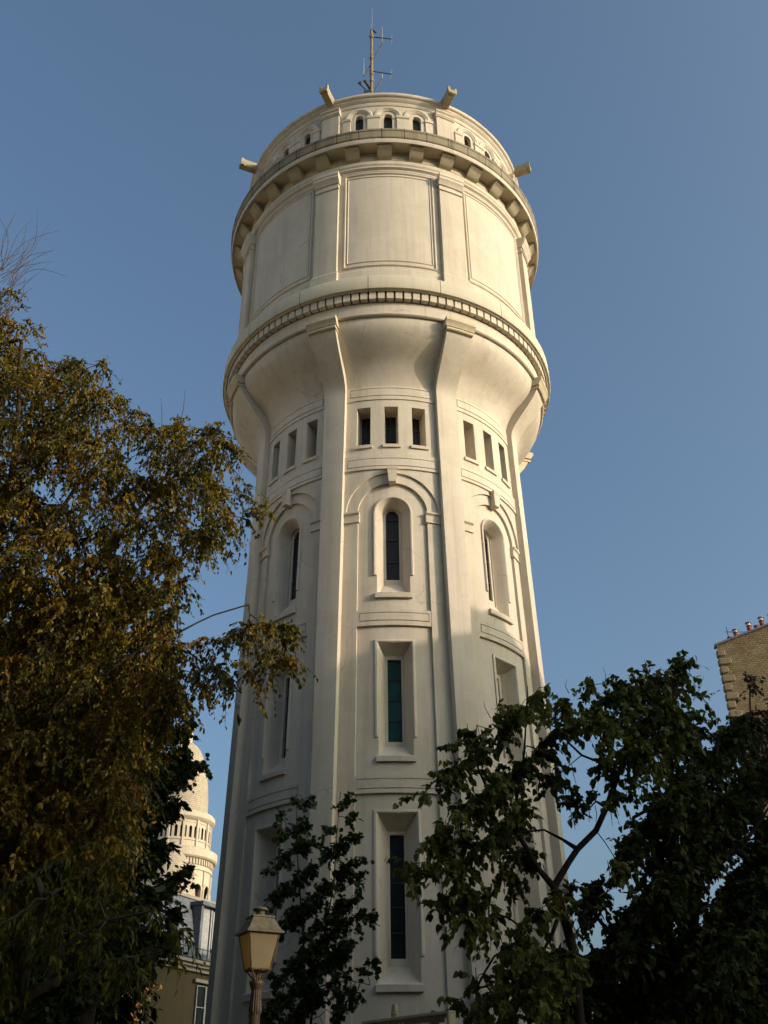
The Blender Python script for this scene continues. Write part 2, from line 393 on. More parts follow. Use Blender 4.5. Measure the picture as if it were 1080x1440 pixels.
for i in range(NDT):
    a = (i*360/NDT+a_off+180) % 360-180
    if abs(a) < 95:
        if i == 0: d0.rotation_euler = (0, 0, rad(a))
        else: dup(d0, rad(a), tower)
    else:
        R3 = Matrix.Rotation(rad(a), 3, 'Z'); rest.add([R3@Vector(p) for p in dm.v], dm.f)
ro = rest.build('dentil_course', M['plaster'], tower, smooth=0); ro['kind'] = 'stuff'

# ---- pilasters with flared heads
PIL = [(HB, Rs(HB)+L3), (22.35, Rs(22.4)+L3), (22.58, 4.85), (22.75, 4.91), (22.95, 5.03), (23.2, 5.22), (23.5, 5.46), (23.8, 5.69), (24.05, 5.86), (24.25, 5.955), (24.42, 5.985), (24.50, 5.985)]
pm = MB()
def phw(h): return 3.55+0.062*(h-9.0) if h < 22.4 else 4.40
hs = [HB+22.35*i/20 for i in range(20)]+list(np.linspace(22.35, 24.50, 26))
pr_h = np.array([p[0] for p in PIL]); pr_r = np.array([p[1] for p in PIL])
def pil_r(h): return float(np.interp(h, pr_h, pr_r))
prr = np.array([pil_r(h) for h in hs]); q = prr.copy()
for _ in range(2): q[20:-2] = (q[19:-3]+2*q[20:-2]+q[21:-1])/4
rows = []
for h, r in zip(hs, q):
    a = phw(h); us = frange(-a, a, 1.2)
    inner = r-0.55 if h > 22 else Rs(h)-0.02
    rows.append([cyl(-a, h, inner)]+[cyl(u, h, r) for u in us[:1]]+[cyl(-a+2*a*i/6, h, r) for i in range(1, 6)]+[cyl(a, h, r), cyl(a, h, inner)])
pm.grid(rows)
p0 = pm.build('pilaster', M['plaster'], tower, smooth=28)
cm = MB()
def ring_block(mb, u0, u1, prof, n=6):
    """a moulded block: the profile (r,h) swept from u0 to u1, ends closed"""
    P = [[cyl(u0+(u1-u0)*i/n, h, r) for r, h in prof] for i in range(n+1)]
    mb.grid(P); k = len(prof)
    for row in (P[0], P[-1]): mb.add(row, [tuple(range(k))])
for (ua, pf) in ((4.7, [(5.7, 24.24), (6.02, 24.24), (6.05, 24.27), (6.05, 24.33), (5.7, 24.33)]), (5.1, [(5.7, 24.37), (6.05, 24.37), (6.10, 24.48), (6.17, 24.55), (6.17, 24.68), (5.7, 24.72)])):
    ring_block(cm, -ua, ua, pf)
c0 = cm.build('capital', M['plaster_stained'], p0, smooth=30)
for k in range(8):
    a = rad(22.5+45*(k-4))
    if k == 0: p0.rotation_euler = (0, 0, a)
    else: dup_tree(p0, a, tower)

# ---- string panels, imposts, keystones (raised mouldings of each bay)
def panel(mb, hw, h0, h1, ihw, ih0, ih1, d, back):
    """flat raised band with a sunk groove drawn as a rectangle"""
    r = lambda h: Rs(h)+d
    g = 0.028; gd = 0.022
    us = lambda a, b: frange(a, b, 1.5)
    def rect(u0, u1, a, b, dd):
        P = [[cyl(u, h, Rs(h)+dd) for h in (a, b)] for u in us(u0, u1)]; mb.grid(P)
    gu = math.degrees(g/Rs(h0))
    # outer band round the groove
    rect(-hw, hw, h0, ih0-g, d); rect(-hw, hw, ih1+g, h1, d)
    rect(-hw, -ihw-gu, ih0-g, ih1+g, d); rect(ihw+gu, hw, ih0-g, ih1+g, d)
    rect(-ihw, ihw, ih0, ih1, d+0.004)
    # groove floor and its walls
    rect(-ihw-gu, ihw+gu, ih0-g, ih1+g, d-gd)
    def wall(pts, d0, d1): mb.grid([[cyl(u, h, Rs(h)+d0), cyl(u, h, Rs(h)+d1)] for u, h in pts])
    for (A, d1) in (((ihw+gu, ih0-g, ih1+g), d), ((ihw, ih0, ih1), d+0.004)):
        a, lo, hi = A
        wall([(u, lo) for u in us(-a, a)], d-gd, d1); wall([(u, hi) for u in us(-a, a)], d-gd, d1)
        wall([(-a, lo), (-a, hi)], d-gd, d1); wall([(a, lo), (a, hi)], d-gd, d1)
    # undersides and ends of the band
    wall([(u, h0) for u in us(-hw, hw)], back, d); wall([(u, h1) for u in us(-hw, hw)], back, d)
    wall([(-hw, h0), (-hw, h1)], back, d); wall([(hw, h0), (hw, h1)], back, d)
panels = []
for (hw_, h0, h1, ihw, i0, i1, d, bk) in ((13.05, 9.11, 9.58, 12.1, 9.24, 9.46, 0.075, -0.01), (13.05, 13.90, 14.40, 12.0, 14.06, 14.28, 0.075, -0.01), (18.6, 19.27, 19.84, 16.9, 19.40, 19.66, L2+0.05, L2-0.01), (18.3, 22.10, 22.66, 16.3, 22.27, 22.55, L2+0.032, L2-0.01)):
    mb = MB(); panel(mb, hw_, h0, h1, ihw, i0, i1, d, bk); panels.append(mb.build('string_panel', M['plaster'], tower, smooth=0))
imps = []
for s in (-1, 1):
    im = MB()
    a, b = (s*12.55, s*18.3); a, b = min(a, b), max(a, b)
    ring_block(im, a, b, [(Rs(17.7)-0.02, 17.40), (Rs(17.4)+L1+0.05, 17.40), (Rs(17.5)+L1+0.05, 17.44), (Rs(17.5)+L1+0.022, 17.46), (Rs(17.5)+L1+0.022, 17.66), (Rs(17.7)+L1+0.06, 17.69), (Rs(17.7)+L1+0.09, 17.71), (Rs(17.7)+L1+0.09, 17.76), (Rs(17.7)-0.02, 17.76)])
    imps.append(im.build('impost', M['plaster'], tower, smooth=30))
km = MB()
kr = lambda h: Rs(h)+L2+0.13
for (hb_, ht, wb, wt, ex) in ((18.74, 19.18, 0.105, 0.145, 0.0), (19.18, 19.29, 0.15, 0.155, 0.03)):
    pts = []
    for r_in in (True, False):
        for (h, ww) in ((hb_, wb), (ht, wt)):
            for s in (-1, 1): pts.append(cyl(math.degrees(s*ww/Rs(h)), h, Rs(h)-0.01 if r_in else kr(h)+ex+(0.0 if h == hb_ else 0.02)))
    km.add(pts, [(0, 1, 3, 2), (4, 6, 7, 5), (0, 4, 5, 1), (2, 3, 7, 6), (0, 2, 6, 4), (1, 5, 7, 3)])
key = km.build('keystone', M['plaster'], tower, smooth=0)
for o in panels+imps+[key]:
    for b in (-2, -1, 1, 2): dup(o, rad(45*b), tower)

# ---- windows
def bars(mb, hw, hs, d):
    for h in hs:
        ring_block(mb, -deg(hw, h), deg(hw, h), [(Rs(h)+d-0.02, h-0.012), (Rs(h)+d+0.025, h-0.012), (Rs(h)+d+0.025, h+0.012), (Rs(h)+d-0.02, h+0.012)], 2)
def make_window(surround, pane, pane_mat, sill, barm=None):
    o = surround.build('window', M['plaster'], tower, smooth=40)
    pane.build('pane', pane_mat, o, smooth=0, merge=False)
    if sill is not None: sill.build('sill', M['plaster'], o, smooth=0)
    if barm is not None: barm.build('glazing_bars', M['bar'], o, smooth=0)
    return o
wins = []
# round-headed
s = MB()
O = lambda hw, hb, dh=0: arched(hw, A_HS+dh, hb)
outl(s, [(O(0.485, 14.97), 0.0), (O(0.455, 15.0), -0.05), (O(0.40, 15.12), -0.17), (O(0.335, 15.34), -0.30), (O(0.315, 15.38, .06), -0.33), (O(0.30, 15.40, .06), -0.33), (O(0.30, 15.42, .06), -0.37), (O(0.225, 15.60, .09), -0.385), (O(0.215, 15.62, .09), -0.44)], True)
outl(s, [(O(0.59, 15.56), -0.01), (O(0.59, 15.56), 0.03), (O(0.57, 15.56), 0.055), (O(0.53, 15.56), 0.055), (O(0.50, 15.56), 0.03), (O(0.487, 15.56), -0.01)], False)
for sg in (-1, 1):   # foot of the moulding
    pts = [cyl(math.degrees(sg*x/Rs(15.56)), 15.56, Rs(15.56)+d) for x, d in ((0.59, -0.01), (0.59, 0.03), (0.57, 0.055), (0.53, 0.055), (0.50, 0.03), (0.487, -0.01))]
    s.add(pts, [tuple(range(6))])
pn = MB(); fill(pn, O(0.235, 15.58, .09), -0.44)
sl_ = MB(); ring_block(sl_, -deg(0.535, 15), deg(0.535, 15), [(Rs(15)-0.05, 14.79), (Rs(15)+0.095, 14.79), (Rs(15)+0.095, 14.945), (Rs(15)+0.02, 14.972), (Rs(15)-0.05, 14.972)])
bm_ = MB(); bars(bm_, 0.215, (16.22, 17.0, 17.72), -0.43)
for sg in (-1, 1):
    a = sg*deg(0.207, 17); ring_block(bm_, a-0.12, a+0.12, [(Rs(17)-0.47, 15.62), (Rs(17)-0.41, 15.62), (Rs(17)-0.41, 17.85), (Rs(17)-0.47, 17.85)], 1)
wins.append((make_window(s, pn, M['glass'], sl_, bm_), None))
# tall rectangular, upper storey and lower storey
def rect_window(hw, ht, hb, fw, fend, dep, ihw, it, ib, ghw, gt, gb, pm_, sillh, nb):
    s = MB(); Q = recthead
    outl(s, [(Q(hw, ht, hb), 0.0), (Q(ihw, it, ib), -dep), (Q(ghw, gt, gb), -dep-0.01), (Q(ghw, gt, gb), -dep-0.10)], True)
    outl(s, [(Q(fw, ht+fw-hw, fend), -0.01), (Q(fw, ht+fw-hw, fend), 0.03), (Q(fw-0.02, ht+fw-hw-0.02, fend), 0.045), (Q(hw+0.03, ht+0.03, fend), 0.045), (Q(hw+0.01, ht+0.01, fend), 0.025), (Q(hw+0.002, ht+0.002, fend), -0.01)], False)
    for sg in (-1, 1):
        pts = [cyl(math.degrees(sg*x/Rs(fend)), fend, Rs(fend)+d) for x, d in ((fw, -0.01), (fw, 0.03), (fw-0.02, 0.045), (hw+0.03, 0.045), (hw+0.01, 0.025), (hw+0.002, -0.01))]
        s.add(pts, [tuple(range(6))])
    p = MB(); fill(p, Q(ghw+0.01, gt+0.01, gb-0.01), -dep-0.09)
    z = MB(); a = deg(hw+0.05, hb)
    ring_block(z, -a, a, [(Rs(hb)-0.05, sillh), (Rs(hb)+0.09, sillh), (Rs(hb)+0.09, hb-0.03), (Rs(hb)+0.02, hb+0.003), (Rs(hb)-0.05, hb+0.003)])
    bb = MB(); bars(bb, ghw, [gb+(gt-gb)*i/nb for i in range(1, nb)], -dep-0.085)
    return make_window(s, p, pm_, z, bb)
w2o = rect_window(W2[0], W2[1], W2[2], 0.565, 10.62, 0.42, 0.305, 13.17, 10.50, 0.215, 13.05, 10.63, M['teal'], 9.94, 4)
wins.append((w2o, M['deepglass']))
w1o = rect_window(W1[0], W1[1], W1[2], 0.60, 5.25, 0.50, 0.275, 8.27, 5.08, 0.205, 8.19, 5.26, M['deepglass'], 4.48, 5)
wins.append((w1o, None))
# triple lights
for k in (-1, 0, 1):
    s = MB(); uc = k*math.degrees(0.87/Rs(21))
    ua, ub = uc-deg(T_HW, 21), uc+deg(T_HW, 21)
    path = [(ua, T_HB), (ua, T_HT), (ub, T_HT), (ub, T_HB), (ua, T_HB)]
    d_in = -0.36
    gu = deg(0.03, 21)
    pathi = [(ua+gu, T_HB+0.04), (ua+gu, T_HT-0.03), (ub-gu, T_HT-0.03), (ub-gu, T_HB+0.04), (ua+gu, T_HB+0.04)]
    s.grid([[cyl(p[0], p[1], Rs(p[1])+L2), cyl(p[0], p[1], Rs(p[1])+d_in), cyl(q_[0], q_[1], Rs(q_[1])+d_in), cyl(q_[0], q_[1], Rs(q_[1])+d_in-0.05)] for p, q_ in zip(path, pathi)])
    p = MB(); p.add([cyl(u, h, Rs(h)+d_in-0.04) for u, h in ((ua, T_HB), (ub, T_HB), (ub, T_HT), (ua, T_HT))], [(0, 1, 2, 3)])
    z = MB(); ring_block(z, ua-0.75, ub+0.75, [(Rs(20.2)+L2-0.05, 20.12), (Rs(20.2)+L2+0.06, 20.12), (Rs(20.2)+L2+0.06, 20.235), (Rs(20.2)+L2-0.05, 20.253)], 3)
    bb = MB()
    for h in (20.75, 21.25): ring_block(bb, ua, ub, [(Rs(h)+d_in-0.05, h-0.01), (Rs(h)+d_in-0.015, h-0.01), (Rs(h)+d_in-0.015, h+0.01), (Rs(h)+d_in-0.05, h+0.01)], 2)
    ring_block(bb, uc-0.15, uc+0.15, [(Rs(21)+d_in-0.05, T_HB), (Rs(21)+d_in-0.015, T_HB), (Rs(21)+d_in-0.015, T_HT), (Rs(21)+d_in-0.05, T_HT)], 1)
    wins.append((make_window(s, p, M['glass'], z, bb), None))

# ---- tank drum
RD = 5.80
MB().lathe([(RD+0.10, 26.3), (RD+0.10, 26.80), (RD+0.06, 26.86), (RD, 26.90), (RD, 31.95), (RD+0.03, 32.0), (RD+0.03, 32.06), (RD+0.12, 32.12), (RD+0.12, 32.2), (RD+0.16, 32.26), (RD+0.16, 32.42), (RD+0.10, 32.48), (RD+0.10, 33.1)], 256).build('drum', M['plaster'], tower, smooth=25)
# sunk panels drawn by a raised moulding
fm = MB()
def frame_band(mb, uh, h0, h1, t, R, d):
    tu = math.degrees(t/R)
    def blk(u0, u1, a, b):
        ring_block(mb, u0, u1, [(R-0.02, a), (R+d*0.4, a), (R+d, a+t*0.3), (R+d, b-t*0.3), (R+d*0.4, b), (R-0.02, b)], max(1, int((u1-u0)/1.5)))
    blk(-uh, uh, h0, h0+t); blk(-uh, uh, h1-t, h1)
    for s_ in (-1, 1):
        us = sorted((s_*uh, s_*(uh-tu)))
        P = [[cyl(u, h, R+dd) for h in (h0+t, h1-t)] for u, dd in ((us[0], -0.02), (us[0], d*0.4), (us[0]+tu*0.3, d), (us[1]-tu*0.3, d), (us[1], d*0.4), (us[1], -0.02))]
        mb.grid(P)
frame_band(fm, 16.4, 27.05, 31.93, 0.085, RD, 0.05)
frame_band(fm, 15.2, 27.28, 31.75, 0.05, RD, 0.028)
f0 = fm.build('panel_moulding', M['plaster'], tower, smooth=25)
dp = MB(); RP = RD+0.17
ring_block(dp, -4.25, 4.25, [(RD-0.05, 26.3), (RP, 26.3), (RP, 31.5), (RD-0.05, 31.5)])
ring_block(dp, -4.75, 4.75, [(RD-0.05, 26.26), (RP+0.10, 26.26), (RP+0.10, 26.74), (RP+0.05, 26.80), (RP+0.03, 26.86), (RD-0.05, 26.88)])
dp0 = dp.build('pilaster', M['plaster'], tower, smooth=25)
cp = MB()
ring_block(cp, -4.5, 4.5, [(RD-0.05, 31.18), (RP+0.05, 31.18), (RP+0.05, 31.25), (RD-0.05, 31.25)])
ring_block(cp, -4.7, 4.7, [(RD-0.05, 31.46), (RP+0.05, 31.46), (RP+0.10, 31.58), (RP+0.17, 31.66), (RP+0.17, 31.76), (RP+0.20, 31.80), (RP+0.20, 31.95), (RD-0.05, 31.96)])
cp.build('capital', M['plaster'], dp0, smooth=30)
for k in range(8):
    a = rad(22.5+45*(k-4))
    if k == 0: dp0.rotation_euler = (0, 0, a)
    else: dup_tree(dp0, a, tower)
for b in (-2, -1, 1, 2): dup(f0, rad(45*b), tower)
# brackets and balcony
bk = MB()
br_prof = [(RD+0.05, 32.50), (RD+0.20, 32.52), (RD+0.30, 32.58), (RD+0.40, 32.70), (RD+0.46, 32.76), (RD+0.54, 32.79), (RD+0.54, 32.90), (RD+0.05, 32.90)]
ring_block(bk, -2.45, 2.45, br_prof, 3)
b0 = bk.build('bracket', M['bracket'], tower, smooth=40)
for i in range(32):
    a = rad(-1.55+11.25*i)
    if i == 0: b0.rotation_euler = (0, 0, a)
    else: dup(b0, a, tower)
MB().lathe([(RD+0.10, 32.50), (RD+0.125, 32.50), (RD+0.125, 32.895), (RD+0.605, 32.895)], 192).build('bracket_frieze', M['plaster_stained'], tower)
MB().lathe([(RD+0.02, 32.90), (RD+0.60, 32.90), (RD+0.64, 32.84), (RD+0.66, 32.84), (RD+0.68, 32.90), (RD+0.69, 33.02), (RD+0.66, 33.06)], 256).build('balcony_slab', M['plaster'], tower, smooth=25)
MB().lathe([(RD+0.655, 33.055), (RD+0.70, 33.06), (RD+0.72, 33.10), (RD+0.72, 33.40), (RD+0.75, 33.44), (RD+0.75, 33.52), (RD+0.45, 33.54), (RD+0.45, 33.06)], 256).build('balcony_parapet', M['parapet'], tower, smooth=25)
MB().lathe([(RD+0.5, 33.08), (RD-0.3, 33.10)], 128).build('balcony_floor', M['plaster_stained'], tower)
# attic storey
RA = 5.76; AW, AHS, AHB = 0.17, 35.30, 34.2
attic = MB()
ac = math.degrees(1.17/RA)*1.0; ac = 11.3
awd = math.degrees(AW/RA)
for k in range(8):
    b = (k if k <= 4 else k-8); op = b in OPEN_BAYS
    arcs = [c_*ac-awd*math.cos(PI*i/8) for c_ in (-1, 0, 1) for i in range(9)]
    cols = spl(frange(-22.5, 22.5, 1.5), arcs)
    hh = []
    if op:
        for c_ in (-1, 0, 1):
            def f(u, c=c_*ac): x = rad(u-c)*RA; return AHS+math.sqrt(max(0, AW*AW-x*x))
            hh.append((c_*ac-awd, c_*ac+awd, AHB, f))
    mm = MB(); sheet(mm, cols, lambda u, um: 33.05, lambda u, um: 36.35, lambda h: RA, hh, hstep=4)
    R3 = Matrix.Rotation(rad(45*b), 3, 'Z'); attic.add([R3@Vector(p) for p in mm.v], mm.f)
attic.build('attic_wall', M['plaster'], tower, smooth=25)
def cylR(x, h, r): return cyl(math.degrees(x/RA), h, r)
for c_ in (-1, 0, 1):
    s = MB(); x0 = rad(c_*ac)*RA
    def ol(hw, dh=0): return [(x0+x, h) for x, h in arched(hw, AHS+dh, AHB, 8)]
    def lof(rings, closed):
        n = len(rings[0][0]); s.grid([[cylR(o[k % n][0], o[k % n][1], RA+d) for o, d in rings] for k in range(n+(1 if closed else 0))])
    lof([(ol(AW), 0), (ol(AW), -0.17)], True)
    # hood: a stilted archivolt whose legs stop on an impost band
    def hood(hw): return [(x0-hw*math.cos(PI*i/12), AHS+0.0+hw*math.sin(PI*i/12)) for i in range(13)]
    lof([(hood(0.56), -0.01), (hood(0.56), 0.05), (hood(0.52), 0.085), (hood(0.44), 0.085), (hood(0.42), 0.06), (hood(0.38), 0.06), (hood(0.36), 0.035), (hood(0.33), 0.03), (hood(0.33), -0.01)], False)
    p = MB(); pts = [cylR(x, h, RA-0.16) for x, h in ol(AW+0.02)]; cc = np.mean(np.array(pts), 0); n = len(pts)
    p.add(pts+[cc], [(i, (i+1) % n, n) for i in range(n)])
    wins.append((make_window(s, p, M['glass'], None, None), None))
pi = MB()   # little piers between the lights with impost bands
spans = [(-17.6, -ac-3.35), (-ac+3.35, -3.35), (3.35, ac-3.35), (ac+3.35, 17.6)]
for a, b in spans:
    ring_block(pi, a, b, [(RA-0.02, 33.1), (RA+0.055, 33.1), (RA+0.055, 35.20), (RA-0.02, 35.2)], 3)
    ring_block(pi, a-0.25, b+0.25, [(RA-0.02, 35.17), (RA+0.085, 35.17), (RA+0.10, 35.21), (RA+0.10, 35.28), (RA-0.02, 35.295)], 3)
pi0 = pi.build('impost_band', M['plaster'], tower, smooth=25)
for b in (-2, -1, 1, 2): dup(pi0, rad(45*b), tower)
pr = MB()
ring_block(pr, -3.5, 3.5, [(RA-0.02, 33.1), (RA+0.14, 33.1), (RA+0.14, 35.75), (RA-0.02, 35.75)], 4)
ring_block(pr, -3.9, 3.9, [(RA-0.02, 35.62), (RA+0.17, 35.62), (RA+0.22, 35.70), (RA+0.22, 35.78), (RA+0.19, 35.82), (RA+0.25, 35.88), (RA+0.25, 35.96), (RA-0.02, 35.98)], 4)
pr0 = pr.build('attic_pier', M['plaster'], tower, smooth=25)
g = MB()   # stone water spout: U-shaped trough seen from below
L0_, L1_ = RA-0.05, 6.66
sp_o = [(-0.165, 36.62), (-0.165, 36.36), (-0.13, 36.28), (0.13, 36.28), (0.165, 36.36), (0.165, 36.62), (0.09, 36.62), (0.075, 36.47), (-0.075, 36.47), (-0.09, 36.62)]
P = [[(x, -rr, z+dz) for x, z in sp_o+[sp_o[0]]] for rr, dz in ((L0_, 0.0), (6.52, 0.0), (6.53, 0.03), (L1_, 0.03))]
P[2] = [(x*1.14, y, z) for x, y, z in P[2]]; P[3] = [(x*1.14, y, z) for x, y, z in P[3]]
g.grid(P)
for row in (P[0][:-1], P[-1][:-1]): g.add(row, [(0, 1, 2, 7+0, 9) if False else (9, 0, 1, 2, 8), (8, 2, 3, 7), (7, 3, 4, 5, 6)])
g0 = g.build('water_spout', M['spout'], pr0, smooth=25)
for k in range(8):
    a = rad(22.5+45*(k-4))
    if k == 0: pr0.rotation_euler = (0, 0, a)
    else: dup_tree(pr0, a, tower)
MB().lathe([(RA-0.02, 35.94), (RA+0.03, 35.97), (RA+0.05, 36.02), (RA+0.05, 36.14), (RA+0.12, 36.20), (RA+0.15, 36.26), (RA+0.15, 36.30), (RA+0.22, 36.34), (RA+0.245, 36.38), (RA+0.245, 36.48), (RA+0.20, 36.52), (RA-0.4, 36.56), (RA-0.5, 36.2), (RA-1.2, 36.25), (3, 36.75), (0.02, 37.0)], 256).build('roof_rim', M['plaster'], tower, smooth=25)
# repeat the windows round the open bays
for o, alt in wins:
    for b in (-2, -1, 1, 2):
        c = dup_tree(o, rad(45*b), tower)
        if alt is not None:
            for ch in c.children:
                if ch.name.startswith('pane'):
                    ch.data = ch.data.copy(); ch.data.materials[0] = alt
for ch in w2o.children:
    if ch.name.startswith('pane'): ch['label'] = 'teal green pane of the front upper rectangular window'

# ================================================================== RADIO MAST ON THE TOWER ROOF
YM = -1.5
mp = lambda x, y: at(x, y, YM)
base = at(520.5, 150, YM); top = mp(522.5, 42)
mast = empty('radio_mast', (top[0], YM, 36.9)); tag(mast, 'rusty steel radio mast with side arms on the tower roof', 'antenna')
def loc(p): return np.asarray(p, float)-np.array([top[0], YM, 36.9])
m = MB(); m.tube([loc((top[0], YM, 36.7)), loc(top)], [0.085, 0.062], 8)
for yy in (52, 82, 104, 114): 
    p = loc(mp(521.5, yy)); p[0] = 0; m.tube([p-[0, 0, 0.09], p+[0, 0, 0.09]], 0.10, 8)
m.build('mast', M['mast'], mast, smooth=40)
def arm(pix, r=0.028, dy=0.0):
    mm = MB(); mm.tube([loc(mp(*p))+np.array([0, dy, 0]) for p in pix], r, 6); return mm.build('arm', M['arm'], mast, smooth=40)
arm([(519, 51.5), (551.5, 55)]); arm([(519, 99.5), (551.5, 104.5)]); arm([(523, 86), (538.5, 61)]); arm([(511.5, 106.5), (522, 90)]); arm([(526, 129), (537.5, 110)])
arm([(523, 41.5), (528.5, 46)], 0.05); arm([(512, 129), (520, 127)], 0.06); arm([(516, 128), (509, 121)], 0.03)
arm([(520, 124), (516, 118)], 0.07)
def whip(pix, r=0.018):
    mm = MB(); mm.tube([loc(mp(*p)) for p in pix], [r, r*0.8], 6); return mm.build('whip_antenna', M['whip'], mast, smooth=40)
whip([(522.8, 41), (523.2, 12)], 0.016); whip([(538, 60), (537.2, 37)], 0.022); whip([(511.3, 106), (511.5, 82)], 0.03); whip([(537, 111), (537.3, 104)], 0.035)
whip([(551, 50), (550.5, 62)], 0.012); whip([(551, 98), (549, 111)], 0.012)
mm = MB()
for x, y in ((508.5, 121), (516, 118.5)):
    p = loc(mp(x, y)); mm.tube([p, p+np.array([-0.10, -0.16, 0.10])], [0.03, 0.12], 8)
mm.build('loudhailer', M['arm'], mast)

# ================================================================== GROUND
gm, gnt, gb = mat('stone_setts_ground', (0.2, 0.17, 0.12), 0.95)
n_ = noise(gnt, 3, 8, 0.7, objco(gnt)); c_ = ramp(gnt, n_.outputs[0], [(0.3, (0.15, 0.125, 0.09)), (0.7, (0.24, 0.20, 0.145))]); gnt.links.new(c_.outputs[0], gb.inputs['Base Color'])
mb = MB(); mb.add([(-1500, -1500, 0), (1500, -1500, 0), (1500, 1500, 0), (-1500, 1500, 0)], [(0, 1, 2, 3)])
o = mb.build('ground', gm, smooth=0); o['kind'] = 'structure'
pv, pnt, pb = mat('pavement_stone', (0.22, 0.21, 0.19), 0.9)
n_ = noise(pnt, 5, 8, 0.7, objco(pnt)); c_ = ramp(pnt, n_.outputs[0], [(0.3, (0.15, 0.145, 0.13)), (0.7, (0.27, 0.26, 0.235))]); pnt.links.new(c_.outputs[0], pb.inputs['Base Color'])
mb = MB(); mb.box((0, -19.5, 0.06), (34, 5.0, 0.12)); o = mb.build('pavement', pv, smooth=0); o['kind'] = 'structure'
gr, grn, grb = mat('garden_soil', (0.05, 0.045, 0.03), 0.95)
n_ = noise(grn, 2, 8, 0.7, objco(grn)); c_ = ramp(grn, n_.outputs[0], [(0.35, (0.03, 0.04, 0.015)), (0.65, (0.07, 0.06, 0.04))]); grn.links.new(c_.outputs[0], grb.inputs['Base Color'])
mb = MB(); mb.box((0, 1.5, 0.04), (34, 37, 0.08)); o = mb.build('garden_ground', gr, smooth=0); o['kind'] = 'structure'

# ================================================================== STREET HOUSE THAT SHADES THE TOWER'S FOOT (outside the frame, toward the sun)
def shadow_pt(x, y, R=4.95):
    P = at_cyl(x, y, R); e = np.array([-S_H[1], S_H[0]])      # across the sun's direction
    return float(P[0]*e[0]+P[1]*e[1]), float(P[2]), float(P[0]*S_H[0]+P[1]*S_H[1])
LD = 34.0
prof = []
for x, y in ((470, 938), (500, 924), (530, 905), (560, 894), (605, 893), (640, 892), (664, 889.5), (665.5, 853), (673, 846.5), (690, 850.5), (707, 853), (723, 866), (729, 889), (742, 907), (750, 920)):
    s_, h_, a_ = shadow_pt(x, y); prof.append((s_, h_+(LD-a_)*S_T))
zb = prof[0][1]
left = [(-15.2, 0.0), (-15.2, zb-0.9), (prof[0][0]-0.4, zb-0.25)]
sE, zE = prof[-1]
right_ = [(sE+0.9, zE-0.9), (sE+1.6, zE-1.3), (12.5, zE-1.6), (12.5, 0.0)]
full = left+prof+right_
e2 = np.array([-S_H[1], S_H[0]])
house2 = empty('corner_house', (float(S_H[0]*LD), float(S_H[1]*LD), 0)); tag(house2, 'tall stone street house with stepped roofline and chimney shading the tower', 'house')
def hp(s_, a_, z): p = e2*s_+S_H*a_; return np.array([p[0], p[1], z])
mb = MB(); n = len(full)
F0 = [hp(s_, 0.0, z) for s_, z in full]; F1 = [hp(s_, 7.0, z) for s_, z in full]
mb.add(F0+F1, [tuple(range(n)), tuple(range(2*n-1, n-1, -1))]+[(i, (i+1) % n, n+(i+1) % n, n+i) for i in range(n)])
M['limestone'] = stone_mat('limestone_front', (0.40, 0.36, 0.28), (0.24, 0.21, 0.16), 0.5)
mb.build('wall', M['limestone'], house2, smooth=0)
for fl in range(5):
    for kk in range(6):
        s0 = -13+kk*3.9; mb = MB(); c_ = hp(s0, -0.04, 3.2+fl*3.2)
        R3 = np.array([[e2[0], S_H[0], 0], [e2[1], S_H[1], 0], [0, 0, 1]]); mb.box(c_, (1.3, 0.12, 2.0), R3)
        wo = mb.build('window', M['bar'], house2, smooth=0); q_ = MB(); q_.box(hp(s0, -0.11, 3.2+fl*3.2), (1.1, 0.04, 1.8), R3); q_.build('pane', M['glass'], wo, smooth=0)

wing = empty('low_house', (float(S_H[0]*LD+e2[0]*-22), float(S_H[1]*LD+e2[1]*-22), 0)); tag(wing, 'plain low house added out of view to shade the lower birch', 'house')  # added off-frame as a sun blocker, keeps the birch's lower crown dark
mb = MB(); wp = [(-29.0, 0.0), (-29.0, 13.2), (-27.5, 14.2), (-25.6, 14.2), (-25.6, 15.4), (-24.6, 15.4), (-24.6, 14.2), (-19.2, 14.2), (-18.0, 13.2), (-18.0, 0.0)]
F0 = [hp(s_+22, 0.0, z) for s_, z in wp]; F1 = [hp(s_+22, 7.0, z) for s_, z in wp]; n = len(wp)
mb.add(F0+F1, [tuple(range(n)), tuple(range(2*n-1, n-1, -1))]+[(i, (i+1) % n, n+(i+1) % n, n+i) for i in range(n)])
mb.build('wall', stone_mat('low_house_render', (0.34, 0.30, 0.23), (0.2, 0.17, 0.12), 0.5), wing, smooth=0)
for fl in range(4):
    for kk in range(3):
        c_ = np.array(hp(-5+kk*3.3, -0.04, 2.6+fl*3.1)); R3 = np.array([[e2[0], S_H[0], 0], [e2[1], S_H[1], 0], [0, 0, 1]])
        mb = MB(); mb.box(c_, (1.2, 0.12, 1.9), R3); wo = mb.build('window', M['bar'], wing, smooth=0); q_ = MB(); q_.box(c_+np.array([-S_H[0]*0.07, -S_H[1]*0.07, 0]), (1.0, 0.04, 1.7), R3); q_.build('pane', M['glass'], wo, smooth=0)
